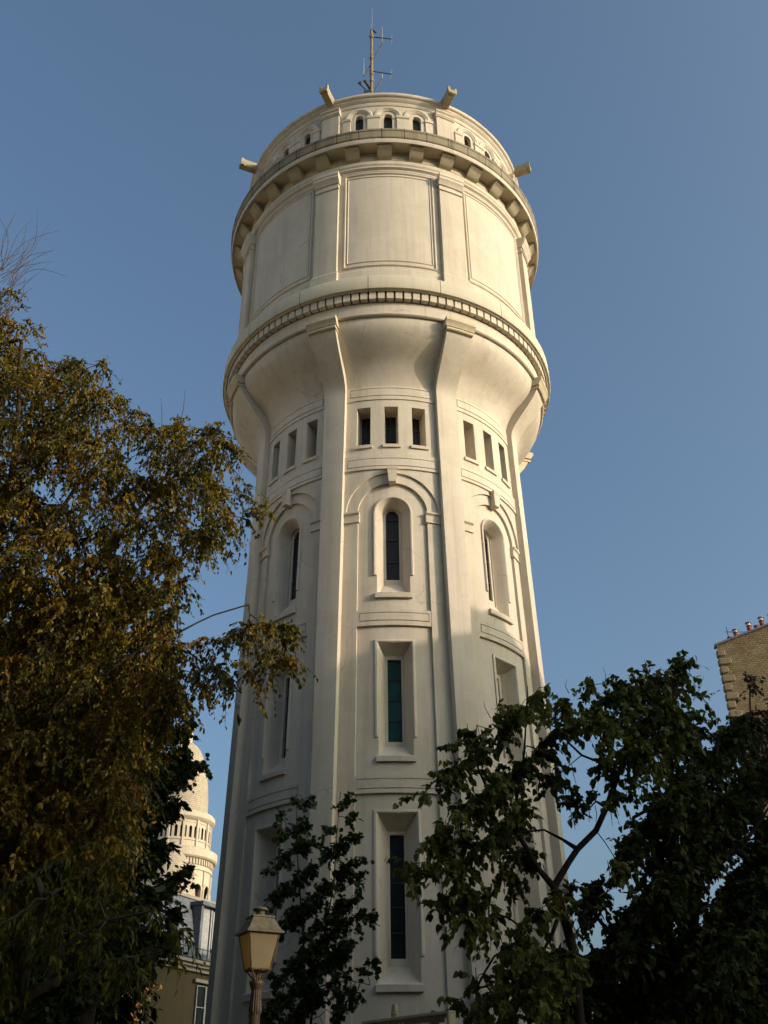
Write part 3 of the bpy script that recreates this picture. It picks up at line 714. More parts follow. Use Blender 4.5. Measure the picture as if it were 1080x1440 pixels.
def plain_house(name, label, c, ang, wid, dep, hgt, colr, rows, group=None):
    hz = empty(name, (c[0], c[1], 0), ang); tag(hz, label, 'house', group)
    mm = stone_mat(name+'_render', colr, tuple(x*0.6 for x in colr), 0.5)
    mb = MB(); mb.box((0, 0, hgt/2), (wid, dep, hgt)); mb.build('wall', mm, hz, smooth=0)
    mb = MB(); mb.add([(-wid/2-.2, -dep/2-.2, hgt+.01), (wid/2+.2, -dep/2-.2, hgt+.01), (wid/2+.2, dep/2+.2, hgt+.01), (-wid/2-.2, dep/2+.2, hgt+.01), (-wid/2+.6, -dep/2+1.4, hgt+2.4), (wid/2-.6, -dep/2+1.4, hgt+2.4), (wid/2-.6, dep/2-1.4, hgt+2.4), (-wid/2+.6, dep/2-1.4, hgt+2.4)],
       [(3, 2, 1, 0), (4, 5, 6, 7), (0, 1, 5, 4), (1, 2, 6, 5), (2, 3, 7, 6), (3, 0, 4, 7)]); mb.build('roof', M['slate'], hz, smooth=0)
    n = int(wid/2.6)
    for r in range(rows):
        for i in range(n):
            mb = MB(); mb.box((-wid/2+(i+.5)*wid/n, -dep/2-0.01, 2.2+r*3.1), (1.1, 0.1, 1.9)); wo = mb.build('window', M['whitewood'], hz, smooth=0)
            mb = MB(); mb.box((-wid/2+(i+.5)*wid/n, -dep/2-0.06, 2.2+r*3.1), (0.95, 0.04, 1.75)); mb.build('pane', M['glass'], wo, smooth=0)
M['slate'] = rust_mat('slate', (0.10, 0.115, 0.14), (0.17, 0.19, 0.215), 5, 0.55)
M['whitewood'] = rust_mat('white_joinery', (0.62, 0.62, 0.60), (0.72, 0.72, 0.70), 8, 0.5)
plain_house('added_bounce_house', 'pale house added out of view to bounce warm sun onto the tower', (-46, -4), rad(90), 64, 10, 25, (0.64, 0.53, 0.36), 7)  # added unseen reflector: its sunlit front warms the tower's left bays
plain_house('occluder_house', 'rendered house added behind the viewpoint to block sky light from the tower foot', (-2, -42), rad(180), 46, 9, 23, (0.24, 0.20, 0.14), 6)  # added unseen occluder, darkens the lower tower
# ================================================================== MANSARD HOUSE AT LEFT
A = at(250, 1349.5, 10.0); fu = np.array([math.cos(rad(64)), math.sin(rad(64)), 0]); fn = np.array([fu[1], -fu[0], 0])
mh = empty('mansard_house', (A[0], A[1], 0)); tag(mh, 'yellow stucco house with slate mansard roof and dormer left of the tower', 'house')
O0 = np.array([A[0], A[1], 0.0])
def fp(x, y, off=0.0):          # pixel -> (u along facade, z) on the facade plane moved out by off
    P = at_plane(x, y, O0+fn*off, fn)-O0; return float(P@fu), float(P[2])
def H(u, o_, z): return fu*u+fn*o_+np.array([0, 0, z])
HR = np.array([fu, fn, [0, 0, 1]]).T
zc = float(A[2])
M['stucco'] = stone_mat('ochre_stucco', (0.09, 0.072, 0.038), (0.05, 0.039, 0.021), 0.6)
M['cornice'] = stone_mat('pale_cornice', (0.36, 0.33, 0.27), (0.22, 0.195, 0.15), 0.5)
M['slate'] = rust_mat('slate', (0.10, 0.115, 0.14), (0.17, 0.19, 0.215), 5, 0.55)
M['greywood'] = rust_mat('grey_joinery', (0.30, 0.31, 0.31), (0.42, 0.42, 0.41), 8, 0.6)
M['iron'] = mat('black_iron', (0.02, 0.02, 0.022), 0.5)[0]
U0, U1, DEP = -9.0, 9.0, 8.0
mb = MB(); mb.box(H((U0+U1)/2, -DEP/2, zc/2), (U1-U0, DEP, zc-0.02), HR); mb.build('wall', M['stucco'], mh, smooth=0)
mb = MB()
for (z0, z1, pj) in ((zc-0.30, zc-0.16, 0.12), (zc-0.16, zc-0.05, 0.25), (zc-0.05, zc+0.06, 0.38)):
    mb.box(H((U0+U1)/2, -DEP/2+pj/2, (z0+z1)/2), (U1-U0+0.3, DEP+pj, z1-z0), HR)
mb.build('cornice', M['cornice'], mh, smooth=0)
zr = 2.35
zt = zc+2.45
mb = MB(); prof_ = [(0.02, zc+0.06), (-0.10, zc+0.30), (-0.55, zt), (-0.62, zt+0.06), (-3.9, zt+0.85), (-DEP, zc+0.06)]
mb.grid([[H(u, o_, z) for o_, z in prof_] for u in (U0, U1)])
for u in (U0, U1): mb.add([H(u, o_, z) for o_, z in prof_], [tuple(range(len(prof_)))])
mb.build('roof', M['slate'], mh, smooth=0)
mb = MB(); mb.box(H(0, -0.55, zt+0.02), (U1-U0, 0.16, 0.12), HR); mb.build('zinc_ridge', M['cornice'], mh, smooth=0)
du0, dz0 = fp(276, 1352, -0.1); du1, _ = fp(302, 1355, -0.1)
du1 = du0+1.55; dzt = zc+2.15
dm_ = MB()
for (uu, wd) in ((du0, 0.16), (du1, 0.16)): dm_.box(H(uu, -0.55, (zc+0.1+dzt)/2), (wd, 1.1, dzt-zc-0.1), HR)
dm_.box(H((du0+du1)/2, -0.50, dzt+0.06), (du1-du0+0.34, 1.25, 0.14), HR)
dmo = dm_.build('dormer', M['slate'], mh, smooth=0)
dd = MB(); dd.box(H((du0+du1)/2, -0.16, zc+1.15), (du1-du0-0.16, 0.03, 1.95), HR); dd.build('pane', M['deepglass'], dmo, smooth=0)
dd = MB()
for f_ in (0.06, 0.50, 0.94): dd.box(H(du0+(du1-du0)*f_, -0.12, zc+1.15), (0.09, 0.05, 1.9), HR)
dd.box(H(du0+(du1-du0)*0.27, -0.135, zc+1.15), (0.52, 0.02, 1.9), HR); dd.box(H(du0+(du1-du0)*0.75, -0.135, zc+1.35), (0.50, 0.02, 1.4), HR)
dd.build('shutters', M['greywood'], dmo, smooth=0)
rl = MB()
for i in range(27): rl.box(H(-4+i*0.3, 0.30, zc+0.28), (0.018, 0.018, 0.42), HR)
for zz in (0.10, 0.47): rl.box(H(0, 0.30, zc+zz), (8.4, 0.025, 0.025), HR)
rl.build('railing', M['iron'], mh, smooth=0)
def house_window(u0, u1, z0, z1):
    wv = MB(); R_ = 0.10
    wv.box(H((u0+u1)/2, 0.0, (z0+z1)/2), (u1-u0, 0.06, z1-z0), HR); wo = wv.build('window', M['deepglass'], mh, smooth=0)
    fr = MB(); t_ = 0.06
    for uu in (u0, (u0+u1)/2, u1): fr.box(H(uu, 0.045, (z0+z1)/2), (t_ if uu != (u0+u1)/2 else 0.10, 0.05, z1-z0), HR)
    for f_ in (0, 0.34, 0.67, 1): fr.box(H((u0+u1)/2, 0.042, z0+(z1-z0)*f_), (u1-u0, 0.035, 0.035), HR)
    fr.build('frame', M['greywood'], wo, smooth=0)
    ln = MB(); ln.box(H((u0+u1)/2, 0.06, z1+0.16), (u1-u0+0.5, 0.16, 0.12), HR); ln.build('lintel', M['cornice'], wo, smooth=0)
wu0, wz1 = fp(276, 1386); wu1 = wu0+1.15
house_window(wu0, wu1, wz1-2.2, wz1)
bu0, bz1 = fp(176, 1408); house_window(bu0-0.2, bu0+0.95, bz1-1.9, bz1)
house_window(wu0+3.1, wu0+4.25, wz1-2.2, wz1)

# ================================================================== WHITE BASILICA FAR BEHIND
bs = empty('basilica', (0, 0, 0)); tag(bs, 'white stone basilica with tall dome and arcaded gallery seen behind the house', 'church')
YB = 200.0
axp = at(252.5, 1150, YB); cx, cy = float(axp[0]), YB
bs.location = (cx, cy, 0)
zz_ = lambda x, y: float(at(x, y, YB)[2])
M['travertine'] = brick_mat('white_stone_courses', (0.50, 0.43, 0.325), (0.44, 0.375, 0.28), (0.24, 0.20, 0.14), 0.55, 0.9)
M['travertine_plain'] = stone_mat('white_stone', (0.50, 0.435, 0.335), (0.34, 0.285, 0.205), 0.65)
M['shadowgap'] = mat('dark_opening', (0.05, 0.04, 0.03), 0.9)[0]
def cyl_uv(o, k=1.0):
    me = o.data; uv = me.uv_layers.new(name='UVMap')
    for p in me.polygons:
        base_a = math.atan2(p.center.x, -p.center.y)
        for li in p.loop_indices:
            c = me.vertices[me.loops[li].vertex_index].co; a = math.atan2(c.x, -c.y)
            if a-base_a > PI: a -= 2*PI
            if a-base_a < -PI: a += 2*PI
            uv.data[li].uv = (a*8.0*k, c.z*k)
pm_ = 1/pxm((cx, cy, 65))
z_d0 = zz_(252, 1150); z_g1 = zz_(252, 1136); z_g0 = zz_(250, 1186); z_c1 = zz_(250, 1200); z_c0 = zz_(246, 1212); z_dr = zz_(243, 1228)
RDm = 38.5*pm_
dome = [(RDm*math.cos(t)**0.80 if t < PI/2-0.01 else 0.05, z_d0+17.8*math.sin(t)) for t in np.linspace(0, PI/2, 24)]
o = MB().lathe([(RDm+0.15, z_d0-0.5), (RDm+0.15, z_d0+0.1)]+dome, 64).build('dome', M['travertine'], bs, smooth=50); cyl_uv(o)
lz = z_d0+17.0
ln = MB().lathe([(1.6, lz), (1.6, lz+0.6), (1.2, lz+0.8), (1.2, lz+4), (1.7, lz+4.2), (1.5, lz+5), (0.9, lz+7), (0.1, lz+8)], 24).build('lantern', M['travertine_plain'], bs)
def rc(prof): return MB().lathe(prof, 96)
rc([(RDm-1, z_d0+0.2), (48*pm_, z_d0-0.1), (50*pm_, z_d0-0.5), (50*pm_, z_d0-1.4), (48*pm_, z_d0-1.8), (46*pm_, z_d0-2.0), (44*pm_, z_d0-2.2)]).build('upper_cornice', M['travertine_plain'], bs, smooth=30)
Rg = 44.5*pm_
zg1, zg0 = z_d0-2.0, z_c1-0.2
# gallery wall with groups of three round-headed openings
gw = MB(); NB = 14
hg = zg1-zg0
for k in range(NB):
    dw = 0.33; hs_ = zg0+hg*0.72; hb2 = zg0+hg*0.36
    step = 360/NB; cc_ = [(-1.25), 0, 1.25]
    aw_ = math.degrees(dw/Rg); cen = [math.degrees(c/Rg) for c in cc_]
    cols = spl(frange(-step/2, step/2, 3.0), [c-aw_*math.cos(PI*i/6) for c in cen for i in range(7)])
    hl = []
    for c in cen:
        def f(u, c=c): x = rad(u-c)*Rg; return hs_+math.sqrt(max(0, dw*dw-x*x))
        hl.append((c-aw_, c+aw_, hb2, f))
    mm = MB(); sheet(mm, cols, lambda u, um: zg0, lambda u, um: zg1, lambda h: Rg, hl, hstep=20)
    ring_block(mm, -step/2-1.9, -step/2+1.9, [(Rg-0.05, zg0), (Rg+0.35, zg0), (Rg+0.35, zg1), (Rg-0.05, zg1)], 2)
    for q2 in (-1.9, 1.9): ring_block(mm, math.degrees(q2/Rg)-0.5, math.degrees(q2/Rg)+0.5, [(Rg-0.05, zg0+hg*.3), (Rg+0.16, zg0+hg*.3), (Rg+0.16, zg1-0.6), (Rg-0.05, zg1-0.6)], 1)
    ring_block(mm, -step/2, step/2, [(Rg-0.05, zg0+hg*0.90), (Rg+0.14, zg0+hg*0.90), (Rg+0.14, zg0+hg*0.94), (Rg-0.05, zg0+hg*0.94)], 6)
    ring_block(mm, -step/2, step/2, [(Rg-0.05, zg0+hg*0.27), (Rg+0.2, zg0+hg*0.27), (Rg+0.2, zg0+hg*0.31), (Rg-0.05, zg0+hg*0.31)], 6)
    R3 = Matrix.Rotation(rad(step*k+8), 3, 'Z'); gw.add([R3@Vector(p) for p in mm.v], mm.f)
gw.build('gallery', M['travertine_plain'], bs, smooth=25)
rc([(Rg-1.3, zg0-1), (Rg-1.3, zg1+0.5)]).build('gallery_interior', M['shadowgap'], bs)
Rc = 57*pm_
zcl = z_c1-0.2
rc([(Rg-0.5, zcl+0.4), (Rc-0.5, zcl), (Rc, zcl-0.3), (Rc, zcl-1.9), (Rc-0.3, zcl-2.2), (Rc-0.9, zcl-2.3), (Rc-1.1, zcl-2.5)]).build('lower_cornice', M['travertine_plain'], bs, smooth=30)
Rdr = 50.5*pm_
zdr1 = zcl-2.4
cb = MB()
for i in range(72):
    a = i*5; mm = MB(); ring_block(mm, -1.1, 1.1, [(Rdr-0.1, zdr1-1.3), (Rdr+0.35, zdr1-1.1), (Rc-0.75, zdr1-0.35), (Rc-0.75, zdr1+0.1), (Rdr-0.1, zdr1+0.1)], 1)
    R3 = Matrix.Rotation(rad(a), 3, 'Z'); cb.add([R3@Vector(p) for p in mm.v], mm.f)
cb.build('corbel_table', M['travertine_plain'], bs, smooth=0)
dr = MB(); ND = 16
hsd, hbd, dwd = zdr1-6.2, zdr1-17, 1.0
for k in range(ND):
    step = 360/ND; aw_ = math.degrees(dwd/Rdr)
    cols = spl(frange(-step/2, step/2, 3.0), [-aw_*math.cos(PI*i/8) for i in range(9)])
    def f(u): x = rad(u)*Rdr; return hsd+math.sqrt(max(0, dwd*dwd-x*x))
    mm = MB(); sheet(mm, cols, lambda u, um: 28.0, lambda u, um: zdr1+0.2, lambda h: Rdr, [(-aw_, aw_, hbd, f)], hstep=20)
    ring_block(mm, -step/2-0.35, -step/2+0.35, [(Rdr-0.05, 28), (Rdr+0.3, 28), (Rdr+0.3, zdr1-2), (Rdr-0.05, zdr1-2)], 1)
    ring_block(mm, -step/2, step/2, [(Rdr-0.05, zdr1-2.2), (Rdr+0.25, zdr1-2.2), (Rdr+0.25, zdr1-1.7), (Rdr-0.05, zdr1-1.7)], 5)
    # hood over the opening
    P = [[cyl(math.degrees(-q3*math.cos(PI*i/10)/Rdr), hsd+q3*math.sin(PI*i/10), Rdr+d) for q3, d in ((1.5, -0.02), (1.5, 0.25), (1.05, 0.25), (1.05, -0.02))] for i in range(11)]
    mm.grid(P)
    for q2 in (-1.25, 1.25): mm.tube([cyl(math.degrees(q2/Rdr), hbd, Rdr+0.1), cyl(math.degrees(q2/Rdr), hsd, Rdr+0.1)], 0.2, 6)
    R3 = Matrix.Rotation(rad(step*k+6), 3, 'Z'); dr.add([R3@Vector(p) for p in mm.v], mm.f)
dr.build('dome_drum', M['travertine_plain'], bs, smooth=25)
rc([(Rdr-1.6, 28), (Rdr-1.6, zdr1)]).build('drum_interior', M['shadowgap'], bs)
# smaller corner dome in front of the drum
YS = 186.0; sp_ = at(236, 1268, YS); sx, sy = float(sp_[0])-cx, YS-cy
zs0 = float(sp_[2])-3; Rsd = 39/pxm(sp_); zs1 = float(at(238, 1196, YS)[2])
o = MB().lathe([(Rsd, zs0-12), (Rsd+0.5, zs0-0.5), (Rsd+0.5, zs0)]+[(Rsd*math.cos(t)**0.85 if t < PI/2-0.01 else 0.05, zs0+(zs1-zs0)*math.sin(t)) for t in np.linspace(0, PI/2, 18)], 48).build('corner_dome', M['travertine'], bs, smooth=50)
cyl_uv(o); o.location = (sx, sy, 0)
mb = MB(); mb.box((-2, 4, 15), (46, 36, 30)); o = mb.build('nave', M['travertine_plain'], bs, smooth=0)

# ================================================================== BRICK BUILDING AT RIGHT
YR = 16.0; B0 = at(1008, 908, YR)
ru = np.array([math.cos(rad(-10)), math.sin(rad(-10)), 0]); rn = np.array([ru[1], -ru[0], 0])
rb = empty('brick_building', (float(B0[0]), float(B0[1]), 0)); tag(rb, 'tall yellow brick gable wall with red chimney pots at right', 'building')
RR = np.array([ru, rn, [0, 0, 1]]).T
BO = np.array([B0[0], B0[1], 0.0])
def rp(x, y, off=0.0):
    P = at_plane(x, y, BO+rn*off, rn)-BO; return float(P@ru), float(P[2])
def B(u, o_, z): return ru*u+rn*o_+np.array([0, 0, z])
zL = float(B0[2]); uE, zE2 = rp(1080, 880)
sl2 = (zE2-zL)/uE
WU = 9.0
M['ybrick'] = brick_mat('yellow_brick', (0.30, 0.235, 0.135), (0.21, 0.16, 0.09), (0.13, 0.105, 0.065), 2.2, 1.0)
mb = MB(); pts = [(0, 0), (WU, 0), (WU, zL+sl2*WU), (0, zL)]
mb.add([B(u, 0, z) for u, z in pts]+[B(u+4.5, -10, z) for u, z in pts], [(0, 1, 2, 3), (7, 6, 5, 4), (0, 3, 7, 4), (1, 5, 6, 2), (2, 6, 7, 3)])
o = mb.build('wall', M['ybrick'], rb, smooth=0); planar_uv(o, ru)
mb = MB(); a_ = math.atan(sl2); R_s = np.array([ru*math.cos(a_)+np.array([0, 0, math.sin(a_)]), rn, -ru*math.sin(a_)+np.array([0, 0, math.cos(a_)])]).T
Ls = WU/math.cos(a_); mb.box(B(WU/2, -0.12, zL+sl2*WU/2+0.04), (Ls+0.2, 0.55, 0.09), R_s); mb.build('coping', M['slate'], rb, smooth=0)
M['quoin'] = stone_mat('quoin_stone', (0.245, 0.20, 0.125), (0.12, 0.095, 0.06), 0.8, bmp=1.0)
mb = MB()
for i in range(24):
    z = zL-0.42-i*0.46; wq = 0.62 if i % 2 else 0.40
    mb.box(B(wq/2-0.07, -0.13, z), (wq, 0.42, 0.34), RR)
qo = mb.build('quoins', M['quoin'], rb, smooth=0)
bv = qo.modifiers.new('bevel', 'BEVEL'); bv.width = 0.05; bv.segments = 2
M['terracotta'] = rust_mat('terracotta', (0.23, 0.055, 0.03), (0.34, 0.10, 0.055), 10, 0.8)
M['zinc'] = rust_mat('zinc_cap', (0.12, 0.11, 0.10), (0.22, 0.2, 0.18), 10, 0.5)
for i, (px, py, ht) in enumerate(((1027, 900.5, 0.26), (1036, 897, 0.42), (1055, 889.5, 0.50), (1065, 887, 0.34), (1073, 883.5, 0.52), (1087, 878, 0.5))):
    u, z = rp(px, py, -0.15); z = zL+sl2*u; mb = MB()
    mb.lathe([(0.13, z-0.1), (0.12, z+ht*0.75), (0.14, z+ht*0.78), (0.14, z+ht*0.86), (0.11, z+ht*0.9), (0.02, z+ht*0.9)], 12)
    po = mb.build('chimney_pot', M['terracotta'], rb); po.location = B(u, -0.15, 0)
    if ht > 0.4:
        mb = MB(); mb.lathe([(0.10, z+ht*0.9), (0.10, z+ht*1.12)], 10); b_ = mb.build('collar', M['whitewood'], po)
        mb = MB(); mb.lathe([(0.02, z+ht*1.26), (0.16, z+ht*1.22), (0.16, z+ht*1.12), (0.02, z+ht*1.12)], 12); mb.build('cowl', M['zinc'], po)
u, z = rp(1025, 899, -0.15); z = zL+sl2*u
mb = MB(); mb.tube([B(u, -0.15, z), B(u, -0.15, z+0.85)], 0.02, 6)
for zz in (0.55, 0.6): mb.tube([B(u-0.12, -0.15, z+zz), B(u+0.95, -0.15, z+zz-0.12)], 0.009, 5)
mb.build('aerial', M['arm'], rb)

# ================================================================== STREET LAMP
LY = -17.0
L_b = at(361, 1380, LY); lampO = empty('street_lamp', (float(L_b[0]), LY, 0.12), rad(27)); tag(lampO, 'old square lantern street lamp with frosted panes on a fluted brown post', 'street lamp')
zl = lambda y: float(at(361, y, LY)[2])-0.12
z_fin, z_rt, z_rb, z_gb, z_cap = zl(1275), zl(1291), zl(1313), zl(1364), zl(1380)
pmL = 1/pxm(at(361, 1320, LY))
rt, rbm, gt_, gb_ = 18*pmL, 34*pmL, 27.5*pmL, 17*pmL
def sq(r, z): return [(sx*r, sy*r, z) for sx, sy in ((-1, -1), (1, -1), (1, 1), (-1, 1))]
def loft_sq(mb, rings, cap=True):
    P = [sq(r, z) for r, z in rings]; k = len(P); vs = [p for row in P for p in row]; fs = []
    for i in range(k-1):
        for j in range(4): fs.append((i*4+j, i*4+(j+1) % 4, (i+1)*4+(j+1) % 4, (i+1)*4+j))
    if cap: fs += [(3, 2, 1, 0), tuple((k-1)*4+j for j in range(4))]
    mb.add(vs, fs)
q2 = 0.80    # half side from the half diagonal-ish widths measured
rt, rbm, gt_, gb_ = rt*q2, rbm*q2, gt_*q2, gb_*q2
mb = MB(); loft_sq(mb, [(gt_*0.98, z_rb-0.012), (rbm, z_rb-0.012), (rbm, z_rb+0.012), (rbm*0.88, z_rb+0.03), (rbm*0.80, z_rb+0.06), (rt*1.05, z_rt-0.01), (rt*1.15, z_rt-0.006), (rt*1.15, z_rt+0.012), (rt*0.6, z_rt+0.02)])
rf = mb.build('lantern_roof', M['lampmetal'], lampO, smooth=0)
mb = MB(); mb.lathe([(rt*0.55, z_rt+0.015), (rt*0.42, z_rt+0.05), (rt*0.45, z_rt+0.075), (rt*0.75, z_rt+0.085), (rt*0.8, z_rt+0.10), (rt*0.5, z_rt+0.125), (rt*0.2, z_fin-0.005), (0.004, z_fin+0.01)], 16); mb.build('finial', M['lampmetal'], rf, smooth=40)
fm_, fnt, fb = mat('frosted_pane', (0.80, 0.74, 0.58), 0.35, 0.4)
fb.inputs['Transmission Weight'].default_value = 0.0
n_ = noise(fnt, 5, 5, 0.6, objco(fnt)); c_ = ramp(fnt, n_.outputs[0], [(0.3, (0.36, 0.32, 0.21)), (0.7, (0.48, 0.43, 0.30))]); fnt.links.new(c_.outputs[0], fb.inputs['Base Color'])
tl = fnt.nodes.new('ShaderNodeBsdfTranslucent'); tl.inputs[0].default_value = (0.78, 0.68, 0.42, 1); mx = fnt.nodes.new('ShaderNodeMixShader'); mx.inputs[0].default_value = 0.68
fnt.links.new(fb.outputs[0], mx.inputs[1]); fnt.links.new(tl.outputs[0], mx.inputs[2]); fnt.links.new(mx.outputs[0], fnt.nodes['Material Output'].inputs[0])
zt_, zb_ = z_rb-0.012, z_gb
cor_t, cor_b = sq(gt_, zt_), sq(gb_, zb_)
for j in range(4):
    a, b, c, d = map(np.array, (cor_b[j], cor_b[(j+1) % 4], cor_t[(j+1) % 4], cor_t[j]))
    nn = np.cross(b-a, d-a); nn = nn/np.linalg.norm(nn)*0.006
    mb = MB(); mb.add([a, b, c, d, a-nn, b-nn, c-nn, d-nn], [(0, 1, 2, 3), (7, 6, 5, 4), (0, 4, 5, 1), (1, 5, 6, 2), (2, 6, 7, 3), (3, 7, 4, 0)]); mb.build('lantern_pane', fm_, lampO, smooth=0)
mb = MB()
for j in range(4):
    mb.tube([cor_b[j], cor_t[j]], 0.009, 6); mb.tube([cor_b[j], cor_b[(j+1) % 4]], 0.012, 6); mb.tube([cor_t[j], cor_t[(j+1) % 4]], 0.010, 6)
    p = np.array(cor_b[j]); mb.tube([p, p*np.array([0.8, 0.8, 1])+np.array([0, 0, -0.02]), np.array([p[0]*0.35, p[1]*0.35, z_cap+0.035]), np.array([p[0]*0.26, p[1]*0.26, z_cap])], [0.009, 0.009, 0.011, 0.012], 6)
mb.tube([(0, 0, z_cap), (0, 0, z_gb+0.05)], 0.018, 8)
mb.build('lantern_frame', M['lampdark'], lampO, smooth=40)
mb = MB(); nfl = 32
rP = 8.0*pmL
prf = [(0.11, 0.0), (0.11, 0.5), (0.085, 0.6), (0.07, 0.8), (rP*1.0, 1.0), (rP*0.90, z_cap-0.36), (rP*1.05, z_cap-0.34), (rP*1.12, z_cap-0.30), (rP*1.0, z_cap-0.24), (rP*0.85, z_cap-0.10), (rP*1.0, z_cap-0.07), (rP*1.28, z_cap-0.03), (rP*1.28, z_cap), (rP*0.5, z_cap+0.012)]
zz2 = []
P = []
for i in range(nfl*2):
    a = 2*PI*i/(nfl*2); row = []
    for k_, (r, z) in enumerate(prf):
        f = 1.0 if (i % 4 < 2 or k_ in (0, 1, 2, 3, 10, 11, 12, 13)) else 0.91
        row.append((r*f*math.cos(a), r*f*math.sin(a), z))
    P.append(row)
mb.grid(P, True); mb.build('post', M['post'], lampO, smooth=25)

# ================================================================== TOURIST SIGN
SA, SB = np.array(at(513, 1437, -20.5)), None
d_ = ray(632, 1422); t_ = (SA[2]-CAM[2])/d_[2]; SB = CAM+d_*t_
su = SB-SA; SL = float(np.linalg.norm(su[:2])); su = su/np.linalg.norm(su); sn = np.array([su[1], -su[0], 0])     # faces the camera side
sign = empty('street_sign', (float(SA[0]), float(SA[1]), 0)); tag(sign, 'brown finger sign with cream frame on a post under the tower', 'sign')
SR = np.array([su, sn, [0, 0, 1]]).T
def Sg(u, o_, z): return su*u+sn*o_+np.array([0, 0, z])
zS = float(SA[2]); HS = 0.20
M['signframe'] = rust_mat('cream_frame', (0.24, 0.21, 0.13), (0.34, 0.30, 0.20), 10, 0.5)
M['signbrown'] = rust_mat('brown_enamel', (0.030, 0.016, 0.010), (0.04, 0.02, 0.013), 6, 0.4)
mb = MB(); mb.box(Sg(SL/2, -0.02, zS-HS/2), (SL-0.01, 0.05, HS-0.012), SR); mb.build('sign_panel', M['signbrown'], sign, smooth=0)
mb = MB()
mb.box(Sg(SL/2, -0.018, zS-0.006), (SL, 0.075, 0.024), SR); mb.box(Sg(SL/2, -0.018, zS-HS+0.006), (SL, 0.075, 0.024), SR)
for u in (0.0, SL): mb.box(Sg(u, -0.018, zS-HS/2), (0.024, 0.085, HS+0.012), SR)
o = mb.build('sign_frame', M['signframe'], sign, smooth=0); bv = o.modifiers.new('bevel', 'BEVEL'); bv.width = 0.006; bv.segments = 2
def text(body, size, u, z, off, parent, name, m):
    cu = bpy.data.curves.new(name, 'FONT'); cu.body = body; cu.size = size; cu.extrude = 0.001; cu.space_character = 0.95
    tmp = bpy.data.objects.new('tmp_text', cu); col.objects.link(tmp); dg = bpy.context.evaluated_depsgraph_get(); dg.update()
    me = bpy.data.meshes.new_from_object(tmp.evaluated_get(dg)); bpy.data.objects.remove(tmp); me.name = name
    o = bpy.data.objects.new(name, me); col.objects.link(o); o.parent = parent
    p = Sg(u, off, z); o.matrix_local = Matrix(((su[0], 0, sn[0], p[0]), (su[1], 0, sn[1], p[1]), (su[2], 1, sn[2], p[2]), (0, 0, 0, 1))); me.materials.clear(); me.materials.append(m); return o
M['signwhite'] = mat('sign_lettering', (0.62, 0.60, 0.55), 0.5)[0]
pu = at_plane(607, 1436, SA+sn*0.006, sn)-np.array([SA[0], SA[1], 0]); u_end = float(pu@su)
text('Musée de Montmartre', 0.078, u_end-0.70, zS-0.097, 0.0065, sign, 'lettering', M['signwhite'])
pa = at_plane(626, 1434, SA+sn*0.006, sn)-np.array([SA[0], SA[1], 0]); ua_ = float(pa@su)
mb = MB(); zm = zS-0.085
mb.box(Sg(ua_-0.03, 0.008, zm), (0.07, 0.004, 0.022), SR)
mb.add([Sg(ua_, 0.0075, zm-0.045), Sg(ua_+0.05, 0.0075, zm), Sg(ua_, 0.0075, zm+0.045), Sg(ua_, 0.0105, zm-0.045), Sg(ua_+0.05, 0.0105, zm), Sg(ua_, 0.0105, zm+0.045)], [(0, 2, 1), (3, 4, 5), (0, 1, 4, 3), (1, 2, 5, 4), (2, 0, 3, 5)])
mb.build('arrow', M['signwhite'], sign, smooth=0)
pc = at(553, 1412, float(SA[1])-0.2)
pq = at_plane(553, 1420, SA-sn*0.06, sn)-np.array([SA[0], SA[1], 0]); up_ = float(pq@su)
zt2 = zS+0.115
mb = MB(); mb.tube([Sg(up_, -0.075, 0.12), Sg(up_, -0.075, zS+0.03)], 0.030, 12); mb.build('post', M['signframe'], sign, smooth=40)
mb = MB(); c2_ = Sg(up_, -0.075, 0); mb.lathe([(0.031, zS+0.03), (0.034, zS+0.035), (0.034, zS+0.05), (0.028, zS+0.055), (0.026, zt2-0.012), (0.02, zt2), (0.002, zt2+0.003)], 14, (c2_[0], c2_[1])); mb.build('post_cap', M['signframe'], sign, smooth=40)

